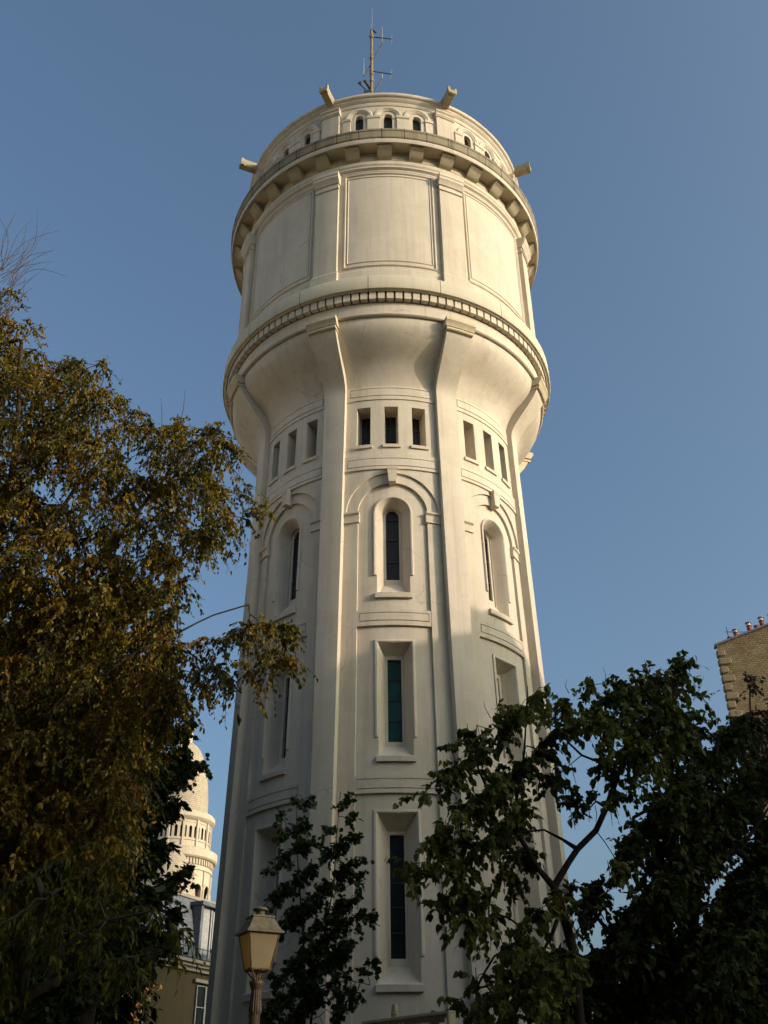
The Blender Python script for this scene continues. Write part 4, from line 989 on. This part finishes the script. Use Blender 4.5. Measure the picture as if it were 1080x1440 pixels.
# ================================================================== TREES
TEMPL = {
 'ovate': (np.array([[0, 0, 0], [-0.24, 0.28, 0.05], [-0.26, 0.52, 0.06], [-0.13, 0.80, 0.02], [0, 1, -0.06], [0.13, 0.80, 0.02], [0.26, 0.52, 0.06], [0.24, 0.28, 0.05]]), [(0, 4, 3, 2, 1), (0, 7, 6, 5, 4)]),
 'lance': (np.array([[0, 0, 0], [-0.13, 0.3, 0.05], [-0.15, 0.55, 0.0], [0, 1, -0.22], [0.15, 0.55, 0.0], [0.13, 0.3, 0.05], [0, 0.5, 0.03]]), [(0, 6, 2, 1), (6, 3, 2), (0, 5, 4, 6), (6, 4, 3)]),
 'heart': (np.array([[0, 0.0, 0], [-0.22, -0.10, 0.03], [-0.42, 0.10, 0.05], [-0.38, 0.42, -0.01], [-0.18, 0.78, -0.12], [0, 1.0, -0.24], [0.18, 0.78, -0.12], [0.38, 0.42, -0.01], [0.42, 0.10, 0.05], [0.22, -0.10, 0.03], [0, 0.45, -0.02]]),
           [(0, 10, 3, 2, 1), (10, 5, 4, 3), (0, 9, 8, 7, 10), (10, 7, 6, 5)]),
 'maple': (np.array([[0, 0, 0], [-0.34, -0.06, -0.03], [-0.30, 0.14, 0.01], [-0.62, 0.34, -0.08], [-0.36, 0.44, 0.0], [-0.34, 0.70, -0.04], [-0.14, 0.66, 0.0], [0, 1.0, -0.12], [0.14, 0.66, 0.0], [0.34, 0.70, -0.04], [0.36, 0.44, 0.0], [0.62, 0.34, -0.08], [0.30, 0.14, 0.01], [0.34, -0.06, -0.03], [0, 0.36, 0.03]]),
   [(0, 14, 2, 1), (14, 4, 3, 2), (14, 6, 5, 4), (14, 7, 6), (0, 13, 12, 14), (14, 12, 11, 10), (14, 10, 9, 8), (14, 8, 7)]),
}
def norm(v): return v/(np.linalg.norm(v, axis=-1, keepdims=True)+1e-9)
def leaf_mesh(name, templ, pos, axis, nrm, size, tint, m, parent):
    T, F = TEMPL[templ]; N = len(pos); nv = len(T)
    y = norm(axis); z = norm(nrm-y*np.sum(nrm*y, 1, keepdims=True)); x = np.cross(y, z)
    V = pos[:, None, :]+size[:, None, None]*(T[None, :, 0:1]*x[:, None, :]+T[None, :, 1:2]*y[:, None, :]+T[None, :, 2:3]*z[:, None, :])
    V = V.reshape(-1, 3)
    ln = np.array([len(f) for f in F]); fl = np.concatenate([np.array(f) for f in F])
    loops = (fl[None, :]+np.arange(N)[:, None]*nv).ravel().astype(np.int32)
    tot = np.tile(ln, N).astype(np.int32); start = np.concatenate([[0], np.cumsum(tot)[:-1]]).astype(np.int32)
    me = bpy.data.meshes.new(name); me.vertices.add(len(V)); me.vertices.foreach_set('co', V.astype(np.float32).ravel())
    me.loops.add(len(loops)); me.loops.foreach_set('vertex_index', loops)
    me.polygons.add(len(tot)); me.polygons.foreach_set('loop_start', start); me.polygons.foreach_set('loop_total', tot)
    me.polygons.foreach_set('use_smooth', np.ones(len(tot), dtype=bool))
    at_ = me.attributes.new('tint', 'FLOAT', 'POINT'); at_.data.foreach_set('value', np.repeat(np.clip(tint, 0, 1), nv).astype(np.float32))
    me.update(calc_edges=True); me.materials.append(m)
    o = bpy.data.objects.new(name, me); col.objects.link(o); o.parent = parent; return o

def resample(path, step=0.22):
    p = np.array(path, float); out = [p[0]]
    # Catmull-Rom through the given points
    n = len(p)
    for i in range(n-1):
        p0, p1, p2, p3 = p[max(i-1, 0)], p[i], p[i+1], p[min(i+2, n-1)]
        k = max(1, int(np.linalg.norm(p2-p1)/step))
        for j in range(1, k+1):
            t = j/k; out.append(0.5*((2*p1)+(-p0+p2)*t+(2*p0-5*p1+4*p2-p3)*t*t+(-p0+3*p1-3*p2+p3)*t**3))
    return np.array(out)

def tree(name, label, root, limbs, lobes, templ, lsize, m, barkm, r_trunk, seed, tw=(4, 7), tl=(0.35, 0.6), lp=9, droop=0.6, leaf_droop=0.5, spread=1.0, jit=0.6, bare=(), r_tip=0.006, cat='tree', tint_mu=0.5, tint_sd=0.22, shell=0.35, up=0.0, bare_bark=None, group=None, lsd=0.22, pods=None, limb_k=0.75):
    """limbs: list of 3-D polylines (first starts at the root). lobes: (centre, rx, ry, rdepth, n) in metres; every lobe is filled with twig clusters joined to the nearest wood"""
    g_ = np.random.default_rng(seed)
    t = empty(name, tuple(map(float, root))); tag(t, label, cat, group)
    ro = np.array(root, float)
    nodes = []; parent = []; paths = []
    for lb in limbs:
        p = resample(lb)
        if nodes:
            A_ = np.array(nodes); j = int(np.argmin(np.sum((A_-p[0])**2, 1)))
            if np.linalg.norm(A_[j]-p[0]) < 0.02: p = p[1:]
        else: j = -1
        ids = [j] if j >= 0 else []
        for q_ in p:
            nodes.append(q_); parent.append(ids[-1] if ids else -1); ids.append(len(nodes)-1)
        paths.append(ids)
    cl = []
    for (c, ax, n) in lobes:
        v = g_.normal(size=(n, 3)); v = norm(v)*(g_.uniform(shell**3, 1, size=(n, 1))**(1/3))
        cl.append(np.asarray(c)+v[:, 0:1]*ax[0]+v[:, 1:2]*ax[1]+v[:, 2:3]*ax[2])
    cl = np.concatenate(cl); cl = cl[cl[:, 2] > 1.1]
    A_ = np.array(nodes); d0 = np.sqrt(((cl[:, None, :]-A_[None, :, :])**2).sum(2)).min(1) if len(cl)*len(A_) < 3e7 else np.linalg.norm(cl-A_[0], axis=1)
    order = np.argsort(d0); arr = np.zeros((len(nodes)+len(cl)*6, 3)); arr[:len(nodes)] = A_; cnt = len(nodes)
    ends = []
    for i in order:
        c = cl[i]; dist = np.sqrt(((arr[:cnt]-c)**2).sum(1)); j = int(np.argmin(dist)); L = dist[j]
        if L < 0.05:
            if parent[j] >= 0: ends.append((j, parent[j]))
            continue
        k = max(2, min(5, int(L/0.25)+1)); ids = [j]; a = arr[j]; side = g_.normal(size=3)*L*0.10; lift = 0.13*L
        for q_ in range(1, k+1):
            s_ = q_/k; p = a+(c-a)*s_+side*math.sin(PI*s_)+np.array([0, 0, lift*math.sin(PI*s_)])
            arr[cnt] = p; nodes.append(p); parent.append(ids[-1]); ids.append(cnt); cnt += 1
        paths.append(ids); ends.append((ids[-1], ids[-2]))
    par = np.array(parent); wgt = np.zeros(cnt)
    for e, _ in ends: wgt[e] += 1
    for i in range(cnt-1, -1, -1):
        if par[i] >= 0: wgt[par[i]] += wgt[i]
    tot = max(1.0, wgt[0]); rr = np.maximum(r_tip, r_trunk*(np.maximum(wgt, 0.3)/tot)**0.5)
    wood = MB()
    for pi_, ids in enumerate(paths):
        if len(ids) < 2: continue
        r_ = [float(rr[i]) for i in ids]
        if pi_ < len(limbs) and pi_ > 0:
            for q_ in range(1, len(r_)): r_[q_] = max(r_[q_], r_[0]*limb_k*(1-q_/len(r_)))
            r_[0] = r_[0]*0.85
        else: r_[0] = min(r_[0], r_[1]*1.25)
        wood.tube([arr[i]-ro for i in ids], r_, 8 if r_[0] > 0.05 else (6 if r_[0] > 0.02 else 4), caps=False)
    pos, axs, nr, sz, ti = [], [], [], [], []
    twv = []
    for e, e0 in ends:
        c = arr[e]; od = norm(c-arr[e0]); ct = g_.normal(tint_mu, tint_sd)
        for _ in range(g_.integers(tw[0], tw[1]+1)):
            d = norm(od*0.5*spread+g_.normal(size=3)*jit+np.array([0, 0, up])); Lt = g_.uniform(*tl)
            s_ = np.linspace(0, 1, 5)
            P = c[None]+d[None]*(s_[:, None]*Lt)+np.array([0, 0, -1])[None]*(droop*Lt*(s_[:, None]**1.8))
            twv.append(P)
            nl = max(2, int(g_.poisson(lp*Lt/np.mean(tl))))
            f = np.sort(g_.uniform(0.12, 1.0, nl)); f[-1] = 1.0
            q_ = np.stack([np.interp(f, s_, P[:, k]) for k in range(3)], 1)
            td = norm(np.stack([np.gradient(P[:, k]) for k in range(3)], 1)); tdi = np.stack([np.interp(f, s_, td[:, k]) for k in range(3)], 1)
            ld = norm(tdi*0.55+g_.normal(size=(nl, 3))*0.55+np.array([0, 0, -leaf_droop]))
            pos.append(q_+ld*0.15*lsize); axs.append(ld); nr.append(g_.normal(size=(nl, 3))*0.55+np.array([0, 0, 1.0])+0.25*od)
            sz.append(lsize*np.clip(g_.normal(1, lsd, nl), 0.45, 1.5)); ti.append(ct+g_.normal(0, 0.13, nl))
    for P in twv: wood.tube([p-ro for p in P[::2]], [r_tip*0.6, r_tip*0.45, r_tip*0.3], 3, caps=False)
    for bp in bare: 
        p = resample(bp, 0.12)-ro; wood.tube(p, list(np.linspace(0.007, 0.002, len(p))), 4, caps=False)
    if pods:
        for _ in range(pods):
            e, e0 = ends[g_.integers(len(ends))]; c = arr[e]-ro+g_.normal(size=3)*0.08; L = g_.uniform(0.2, 0.34)
            wood.tube([c, c+[0.01, 0, -L*0.5], c+[0.02+g_.normal()*0.02, 0, -L]], [0.005, 0.006, 0.003], 4, caps=False)
    wood.build('trunk', barkm, t, smooth=60, merge=False)
    pos, axs, nr, sz, ti = map(np.concatenate, (pos, axs, nr, sz, ti))
    leaf_mesh('crown', templ, pos-ro, axs, nr, sz, ti, m, t)
    print(name, 'clusters', len(ends), 'leaves', len(pos)); return t

DENS = [1.0]
def lobe(x, y, rx, ry, Y, dens, depth=1.0, base=None):
    """an oval of foliage: centre seen at (x,y), standing at depth Y; dens = clusters per square metre seen"""
    c = at(x, y, Y); k = pxm(c); a, b = rx/k, ry/k
    n = max(3, int(DENS[0]*dens*PI*a*b)); return (c, (a, max(0.25, depth*min(a, b)*0.9), b), n)
def path(Y, *pts): return [at(p[0], p[1], p[2] if len(p) > 2 else Y) for p in pts]

# --- golden birch at left
DENS[0] = 2.5
Y = -19.2
r0 = at(-150, 1440, -18.2); r0 = np.array([r0[0], -18.2, 0.0])
trunk = [r0, r0+[0.05, 0, 1.6], at(-120, 1350, -18.4), at(-70, 1100, -18.6), at(-20, 850, -18.8), at(20, 640, -19.0), at(30, 480, -19.2)]
limbs = [trunk,
  path(Y, (-50, 1000, -18.7), (60, 900), (140, 790), (210, 700), (260, 640), (300, 615)),
  path(Y, (-20, 860, -18.8), (70, 740), (130, 640), (140, 560)),
  path(-19.6, (-70, 1100, -18.6), (60, 1010), (170, 930), (250, 890), (300, 865), (350, 850)),
  path(-19.6, (170, 930), (240, 905), (300, 945), (340, 975)),
  path(-19.0, (-90, 1190, -18.5), (30, 1150), (110, 1100), (180, 1060))]
BPOLY = [(-90, 440), (15, 435), (50, 465), (68, 505), (150, 512), (160, 550), (190, 590), (300, 597), (322, 625), (335, 690), (318, 750), (275, 770), (240, 800), (235, 860), (270, 905), (285, 940), (255, 985), (225, 1005), (208, 1070), (195, 1140), (165, 1195), (140, 1250), (-90, 1300)]
def inside(x, y, poly):
    c = False; n = len(poly)
    for i in range(n):
        (x0, y0), (x1, y1) = poly[i], poly[i-1]
        if (y0 > y) != (y1 > y) and x < (x1-x0)*(y-y0)/(y1-y0)+x0: c = not c
    return c
gb_ = np.random.default_rng(77)
gaps = [(85, 690, 20), (60, 775, 16), (190, 800, 16), (250, 730, 14), (140, 600, 12), (20, 655, 12), (230, 880, 18), (190, 640, 12)]
lob = []
while len(lob) < 1200:
    x, y = gb_.uniform(-90, 340), gb_.uniform(430, 1300)
    if not inside(x, y, BPOLY): continue
    if any((x-a)**2+(y-b)**2 < r*r for a, b, r in gaps): continue
    if y < 900 and x > 180 and gb_.uniform() < 0.3: continue
    lob.append((at(x, y, gb_.uniform(-19.9, -17.7)), (0.03, 0.03, 0.03), 1))
lob += [lobe(*a) for a in ((262, 815, 26, 40, -19.6, 4, .8), (275, 850, 34, 26, -19.7, 4, .8), (322, 955, 24, 30, -19.8, 8, .8), (370, 880, 18, 26, -19.9, 8, .8), (385, 930, 12, 26, -19.9, 8, .8), (330, 730, 14, 26, -19.6, 6, .8), (318, 622, 20, 22, -19.5, 12, .8), (338, 680, 14, 40, -19.5, 9, .8), (318, 895, 45, 36, -19.7, 4, .8), (360, 880, 26, 36, -19.8, 9, .8), (335, 935, 26, 38, -19.8, 7, .8), (358, 905, 30, 44, -19.8, 7, .8), (10, 410, 22, 18, -19.2, 3, .8))]
bare = [path(-19.0, *p) for p in (((252, 600), (258, 575), (260, 548)), ((225, 620), (228, 590), (226, 560)), ((208, 640), (205, 600), (200, 585)), ((145, 520), (150, 505), (152, 500)))]
gt = np.random.default_rng(21)
for _ in range(34):
    x0 = gt.uniform(-25, 12); y0 = gt.uniform(380, 480); a = gt.uniform(-0.2, 1.25); L = gt.uniform(40, 110); b = a+gt.normal()*0.35
    x1, y1 = x0+L*.5*math.sin(a), y0-L*.5*math.cos(a); bare.append(path(-19.0+gt.normal()*.3, (x0, y0), (x1, y1), (x1+L*.5*math.sin(b), y1-L*.5*math.cos(b))))
for p in (((15, 385), (40, 360), (75, 353)), ((8, 370), (25, 330), (47, 308)), ((0, 360), (12, 320), (22, 300)), ((10, 400), (35, 380), (58, 368))): bare.append(path(-19.0, *p))
tree('birch_tree', 'large golden leaved birch with drooping branches filling the left side', r0, limbs, lob, 'ovate', 0.053, M['birch'], M['birchbark'], 0.10, 11, limb_k=0.45, lsd=0.3, tw=(7, 11), tl=(0.14, 0.40), lp=17, droop=0.75, leaf_droop=0.8, bare=bare, tint_mu=0.48, tint_sd=0.25)

# --- dark maple between the birch and the basilica
DENS[0] = 2.2
Y = -9.0
r0 = np.array([at(120, 1400, Y)[0], Y, 0.0])
limbs = [[r0, r0+[0.05, 0, 2.0], at(130, 1350, Y), at(150, 1250, Y), at(190, 1150, Y), at(215, 1080, Y)], path(Y, (140, 1300), (190, 1310), (235, 1290)), path(Y, (150, 1250), (90, 1200), (60, 1120)), path(Y, (130, 1350), (60, 1330), (20, 1310))]
lob = [lobe(*a) for a in ((218, 1042, 26, 28, Y, 10, .9), (180, 1100, 22, 45, Y, 11, .9), (148, 1170, 26, 60, Y, 12, .9), (146, 1245, 34, 50, Y, 12, .9), (188, 1322, 38, 32, Y, 12, .9), (165, 1358, 42, 34, Y, 11, .9),
   (240, 1068, 18, 10, Y, 12, .8), (238, 1035, 18, 16, Y, 12, .9), (252, 1062, 10, 6, Y, 14, .8), (228, 1010, 20, 14, Y, 10, .9), (205, 1278, 14, 7, Y, 10, .8), (235, 1325, 12, 10, Y, 10, .8), (90, 1330, 105, 75, Y, 11, .8), (60, 1400, 70, 50, Y, 11, .8), (100, 1390, 35, 35, Y, 10, .8), (85, 1180, 105, 120, Y, 10, .8), (0, 1300, 70, 130, Y, 9, .8), (60, 1040, 90, 80, Y, 8, .8), (130, 1080, 60, 70, Y, 9, .8))]
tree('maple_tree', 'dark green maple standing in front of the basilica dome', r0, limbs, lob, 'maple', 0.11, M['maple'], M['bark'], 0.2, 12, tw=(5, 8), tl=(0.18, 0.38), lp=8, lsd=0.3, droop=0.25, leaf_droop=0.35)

# --- trees added behind the birch to block sky light from the tower's lower left
DENS[0] = 1.0
for gx, gy, hz_, gr, sd_, lb_ in ((-9.9, -3.2, 16.0, 2.0, 31, 'slim dark tree added behind the birch, nearest the tower'), (-10.4, 2.0, 15.0, 1.9, 33, 'dark tree added beside the ochre house'), (-13.0, -8.5, 13.5, 2.7, 34, 'broad dark tree added close behind the birch trunk'), (-16.0, 2.5, 16.0, 3.0, 32, 'tallest dark added tree, left of the ochre house')):
    r0 = np.array([gx, gy, 0.0]); g3 = lambda dx, dy, z: r0+np.array([dx, dy, z])
    limbs = [[r0, g3(0.1, 0, 3), g3(0.2, 0.1, 6), g3(0, 0, 10), g3(0, 0, hz_-1)], [g3(0.1, 0, 3.5), g3(gr*.6, 0.6, 6), g3(gr*.7, 1, 8.5)], [g3(0.1, 0, 3.8), g3(-gr*.5, -gr*.5, 6), g3(-gr*.7, -gr*.6, 8.5)], [g3(0.15, 0, 7), g3(0.3, -gr*.6, 9.5), g3(0.4, -gr*.7, 11.5)]]
    lob = []
    zc_ = 3.0
    while zc_ < hz_:
        f_ = min(1.0, 0.45+(hz_-zc_)/7.0); lob.append((g3(0.15*math.sin(zc_*3), 0.15*math.cos(zc_*2), zc_), (gr*f_, gr*f_, 1.3), int(30*(gr*f_)**2)))
        zc_ += 1.5
    tree('occluder_tree', lb_, r0, limbs, lob, 'ovate', 0.26, M['maple'], M['bark'], 0.2, sd_, tw=(4, 6), tl=(0.3, 0.6), lp=8, droop=0.3, leaf_droop=0.3)
# --- olive green weeping tree, lower left corner
DENS[0] = 2.0
Y = -21.2
r0 = np.array([at(-110, 1440, Y)[0], Y, 0.0])
limbs = [[r0, r0+[0.1, 0, 1.2], at(-20, 1435, Y), at(40, 1398, Y), at(110, 1366, Y)], path(Y, (110, 1366), (150, 1352), (190, 1346), (228, 1338)), path(Y, (60, 1388), (90, 1330), (150, 1295), (212, 1281)), path(Y, (30, 1400), (40, 1330), (60, 1260)), path(Y, (80, 1378), (110, 1395), (145, 1410))]
lob = [lobe(*a) for a in ((25, 1245, 62, 48, Y, 30, .9), (90, 1250, 62, 42, Y, 28, .9), (45, 1315, 75, 46, Y, 30, .9), (140, 1268, 34, 22, Y, 16, .9), (118, 1325, 38, 20, Y, 16, .9), (190, 1336, 14, 5, Y, 24, .8), (216, 1336, 8, 4, Y, 30, .8), (15, 1375, 36, 26, Y, 20, .9), (150, 1305, 22, 14, Y, 14, .8))]
tree('cherry_tree', 'olive green weeping tree with a bare slanting bough in lower left corner', r0, limbs, lob, 'lance', 0.062, M['cherry'], M['greybark'], 0.055, 13, limb_k=0.5, lsd=0.3, tw=(5, 8), tl=(0.14, 0.30), lp=13, droop=0.8, leaf_droop=1.0, bare=[path(Y, *p) for p in (((95, 1372), (120, 1420), (165, 1428)), ((40, 1398), (30, 1430), (20, 1460)), ((110, 1366), (140, 1395), (158, 1420), (185, 1440)), ((145, 1353), (170, 1372), (178, 1395)), ((120, 1362), (150, 1378), (175, 1370)))])

# --- young two-leader sycamore sapling in front of the tower
DENS[0] = 5.2
Y = -13.0
r0 = np.array([at(430, 1440, Y)[0], Y, 0.0])
limbs = [[r0, r0+[0, 0, 2.0], at(428, 1400, Y), at(426, 1312, Y), at(419, 1218, Y), at(416, 1118, Y)], [r0+[0, 0, 2.2], at(446, 1360, Y), at(458, 1305, Y), at(469, 1241, Y), at(474, 1171, Y), at(479, 1113, Y)], path(Y, (462, 1300), (500, 1290), (535, 1302)), path(Y, (440, 1390), (490, 1378), (520, 1385)), path(Y, (466, 1260), (490, 1245), (515, 1236))]
lob = [lobe(*a) for a in ((416, 1134, 3, 16, Y, 40, .9), (414, 1165, 10, 16, Y, 22, .9), (413, 1200, 17, 20, Y, 18, .9), (410, 1245, 22, 26, Y, 17, .9), (409, 1295, 23, 30, Y, 17, .9), (479, 1130, 3, 16, Y, 40, .9), (477, 1160, 9, 14, Y, 22, .9), (477, 1192, 15, 18, Y, 18, .9),
  (473, 1235, 20, 24, Y, 17, .9), (468, 1285, 26, 24, Y, 16, .9), (508, 1296, 20, 8, Y, 16, .9), (448, 1330, 42, 28, Y, 18, .9), (428, 1380, 48, 34, Y, 18, .9), (486, 1335, 20, 20, Y, 13, .9), (498, 1383, 22, 10, Y, 15, .9), (420, 1425, 54, 24, Y, 18, .9), (478, 1420, 24, 16, Y, 14, .9), (503, 1238, 10, 6, Y, 14, .9), (438, 1262, 10, 26, Y, 12, .9)) ]
tree('maple_sapling', 'young maple sapling with two pointed leaders in front of the tower', r0, limbs, lob, 'maple', 0.068, M['sycamore'], M['bark'], 0.035, 14, tw=(4, 7), tl=(0.07, 0.19), lp=6.5, lsd=0.3, droop=0.15, leaf_droop=0.35, jit=0.5, up=0.05)

# --- catalpa with a crooked forked trunk, right of the tower
DENS[0] = 2.1
Y = -15.0
r0 = np.array([at(815, 1440, Y)[0], Y, 0.0])
tk = [r0, r0+[0, 0, 1.6], at(812, 1400, Y), at(806, 1335, Y), at(788, 1275, Y), at(779, 1247, Y)]
limbs = [tk, path(Y, (779, 1247), (800, 1212), (812, 1194), (838, 1168), (853, 1135), (864, 1104), (880, 1060), (905, 1020)), path(Y, (862, 1108), (850, 1078), (838, 1070), (818, 1062), (800, 1045)), path(Y, (853, 1135), (838, 1127), (826, 1140)), path(Y, (812, 1194), (790, 1180), (765, 1167), (735, 1170), (703, 1167)),
  path(Y, (779, 1247), (757, 1222), (742, 1196), (728, 1172), (724, 1135), (735, 1080), (740, 1010), (742, 965)), path(Y, (728, 1172), (700, 1130), (672, 1080), (670, 1020)), path(Y, (742, 1196), (700, 1200), (650, 1190), (610, 1200)),
  path(Y, (788, 1280), (762, 1341), (730, 1312), (728, 1300)), path(Y, (760, 1340), (720, 1330), (695, 1345), (670, 1390)), path(Y, (880, 1060), (930, 1010), (955, 960)), path(Y, (864, 1100), (900, 1092), (930, 1070))]
lob = [lobe(*a) for a in ((655, 1070, 42, 45, Y, 8, .9), (700, 1020, 32, 42, Y, 7, .9), (742, 985, 20, 34, Y, 8, .9), (655, 1140, 52, 40, Y, 9, .9), (600, 1195, 18, 26, Y, 9, .9), (705, 1100, 50, 48, Y, 8, .9), (640, 1190, 42, 28, Y, 8, .9), (690, 1180, 55, 38, Y, 8, .9),
  (745, 1060, 34, 50, Y, 6, .9), (640, 1245, 30, 28, Y, 7, .9), (700, 1245, 45, 32, Y, 8, .9), (690, 1295, 34, 28, Y, 7, .9), (740, 1300, 34, 30, Y, 6, .9), (700, 1385, 52, 40, Y, 9, .9), (650, 1400, 24, 26, Y, 7, .9), (720, 1425, 60, 22, Y, 10, .9), (660, 1035, 24, 18, Y, 6, .9),
  (800, 985, 40, 22, Y, 8, .9), (855, 985, 52, 30, Y, 9, .9), (930, 975, 42, 32, Y, 9, .9), (900, 1030, 62, 38, Y, 9, .9), (820, 1020, 30, 20, Y, 6, .9), (865, 1062, 40, 24, Y, 4, .9), (890, 1100, 30, 30, Y, 8, .9), (970, 1000, 28, 30, Y, 8, .9), (820, 1128, 20, 10, Y, 3, .8), (785, 1090, 14, 10, Y, 4, .8), (875, 1215, 14, 8, Y, 8, .8), (905, 955, 14, 10, Y, 9, .8), (952, 945, 14, 10, Y, 12, .8), (760, 1290, 30, 40, -15.4, 8, .9), (790, 1360, 36, 40, -15.5, 9, .9), (740, 1370, 40, 40, -15.3, 8, .9), (720, 1150, 30, 36, -15.3, 7, .9), (680, 1250, 40, 30, -15.2, 7, .9), (890, 990, 60, 34, -15.3, 8, .9), (930, 1030, 50, 36, -15.2, 8, .9))]
tree('catalpa_tree', 'catalpa with big drooping leaves and crooked forked trunk right of tower', r0, limbs, lob, 'heart', 0.080, M['catalpa'], M['bark'], 0.07, 15, limb_k=0.6, lsd=0.32, tw=(5, 9), tl=(0.12, 0.42), lp=10.5, droop=0.35, leaf_droop=0.7, pods=220, bare=[path(Y, *p) for p in (((905, 985), (915, 960), (908, 940)), ((850, 965), (852, 950), (848, 938)), ((800, 975), (795, 965), (797, 955)), ((975, 985), (985, 965), (990, 950)), ((690, 1010), (682, 995), (680, 985)))])

# --- dense dark tree filling the lower right
DENS[0] = 2.0
Y = -12.5
r0 = np.array([at(960, 1440, Y)[0], Y, 0.0])
limbs = [[r0, r0+[0, 0, 2.0], at(965, 1380, Y), at(980, 1250, Y), at(1000, 1120, Y), at(1010, 1040, Y)], path(Y, (975, 1300), (920, 1220), (890, 1150)), path(Y, (965, 1370), (880, 1330), (830, 1280)), path(Y, (985, 1230), (1050, 1180), (1090, 1120)), path(Y, (965, 1390), (1040, 1340), (1090, 1300)), path(Y, (968, 1370), (900, 1390), (830, 1400))]
lob = [lobe(*a) for a in ((1000, 1070, 65, 60, Y, 9, .9), (930, 1130, 52, 48, Y, 10, .9), (1000, 1160, 95, 70, Y, 11, .9), (950, 1240, 85, 60, Y, 12, .9), (1050, 1230, 60, 110, Y, 11, .9), (860, 1330, 80, 72, Y, 12, .9), (980, 1350, 110, 90, Y, 12, .9), (900, 1410, 110, 50, Y, 12, .9), (1060, 1400, 60, 70, Y, 11, .9),
   (800, 1400, 40, 45, Y, 11, .9), (840, 1255, 32, 24, Y, 9, .8), (905, 1180, 26, 22, Y, 9, .8), (800, 1330, 26, 40, Y, 8, .9), (960, 1040, 40, 34, Y, 9, .9), (1110, 1200, 50, 200, Y, 6, .9), (870, 1395, 60, 40, -11.5, 9, .9), (950, 1400, 70, 45, -11.2, 9, .9), (1010, 1395, 60, 45, -11.2, 9, .9), (1060, 1340, 40, 60, -11.2, 8, .9), (1040, 1120, 40, 60, -11.5, 7, .9), (940, 1170, 50, 50, -11.5, 7, .9))]
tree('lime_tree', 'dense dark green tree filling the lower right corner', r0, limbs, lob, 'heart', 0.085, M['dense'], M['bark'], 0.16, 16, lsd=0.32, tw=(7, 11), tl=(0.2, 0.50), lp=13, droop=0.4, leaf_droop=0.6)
# --- laurels at the garden's back edge, behind the lime
Y = -7.0
for lx, lb_ in ((850, 'dark laurel bush behind the catalpa trunk'), (960, 'dark laurel bush behind the lime trunk'), (1060, 'dark laurel bush at the right edge under the brick wall')):
    r0 = np.array([at(lx, 1440, Y)[0], Y, 0.0]); g3 = lambda dx, dy, z: r0+np.array([dx, dy, z])
    tree('laurel_bush', lb_, r0, [[r0, g3(0, 0, 1), g3(0.1, 0, 2.4), g3(0, 0, 4)], [g3(0.05, 0, 1), g3(0.8, 0, 2.5), g3(1.0, 0, 3.6)], [g3(0.05, 0, 1), g3(-0.8, 0, 2.5), g3(-1.0, 0, 3.6)]],
      [(g3(0, 0, 3.4), (1.3, 1.0, 1.5), 60), (g3(0.7, 0, 2.4), (1.0, 1.0, 1.4), 40), (g3(-0.7, 0, 2.4), (1.0, 1.0, 1.4), 40)], 'ovate', 0.16, M['dense'], M['bark'], 0.08, 40+lx, tw=(5, 7), tl=(0.25, 0.5), lp=8, droop=0.2, leaf_droop=0.3, cat='bush', group='laurels at the back of the garden')
# --- bronze plum behind it, below the brick wall
DENS[0] = 2.0
Y = -4.0
r0 = np.array([at(1075, 1300, Y)[0], Y, 0.0])
limbs = [[r0, r0+[0, 0, 3.0], at(1072, 1200, Y), at(1062, 1080, Y), at(1055, 1000, Y), at(1055, 964, Y)], path(Y, (1065, 1120), (1085, 1060), (1095, 1010)), path(Y, (1066, 1130), (1035, 1080), (1025, 1030))]
lob = [lobe(*a) for a in ((1045, 1025, 34, 34, Y, 5, .9), (1080, 1020, 36, 42, Y, 5, .9), (1060, 1080, 55, 50, Y, 6, .9), (1110, 1060, 40, 80, Y, 4, .9), (1055, 966, 9, 7, Y, 7, .8), (1040, 1150, 60, 60, Y, 4, .9))]
tree('plum_tree', 'bronze leaved tree below the yellow brick wall at right', r0, limbs, lob, 'ovate', 0.13, M['plum'], M['bark'], 0.16, 17, tw=(4, 6), tl=(0.3, 0.6), lp=8, droop=0.2, leaf_droop=0.3)

# --- sunlit arching spray of amber leaves at the bottom left
Y = -17.8
pts = path(Y, (172, 1470), (184, 1440), (196, 1415), (210, 1393), (226, 1383)); f0_ = np.array([pts[0][0]-0.1, Y, 0.12])
sp2 = resample([f0_, f0_+[0.02, 0, 1.1]]+pts, 0.03)
pl = empty('amber_shrub', tuple(map(float, f0_))); tag(pl, 'arching stem of sunlit amber leaves in front of the ochre house', 'shrub')
mb = MB(); mb.tube(sp2-f0_, list(np.linspace(0.010, 0.003, len(sp2))), 5, caps=False); mb.build('stem', M['greybark'], pl, merge=False)
gg = np.random.default_rng(5); sel = sp2[int(len(sp2)*0.45):]; sel = np.repeat(sel, 3, axis=0); n = len(sel)
ld = norm(gg.normal(size=(n, 3))+np.array([0, 0, -0.5])); leaf_mesh('foliage', 'ovate', sel-f0_+ld*0.01, ld, gg.normal(size=(n, 3))+np.array([0.6, -0.3, 0.6]), gg.uniform(0.04, 0.075, n), gg.uniform(0, 1, n), M['amber'], pl)
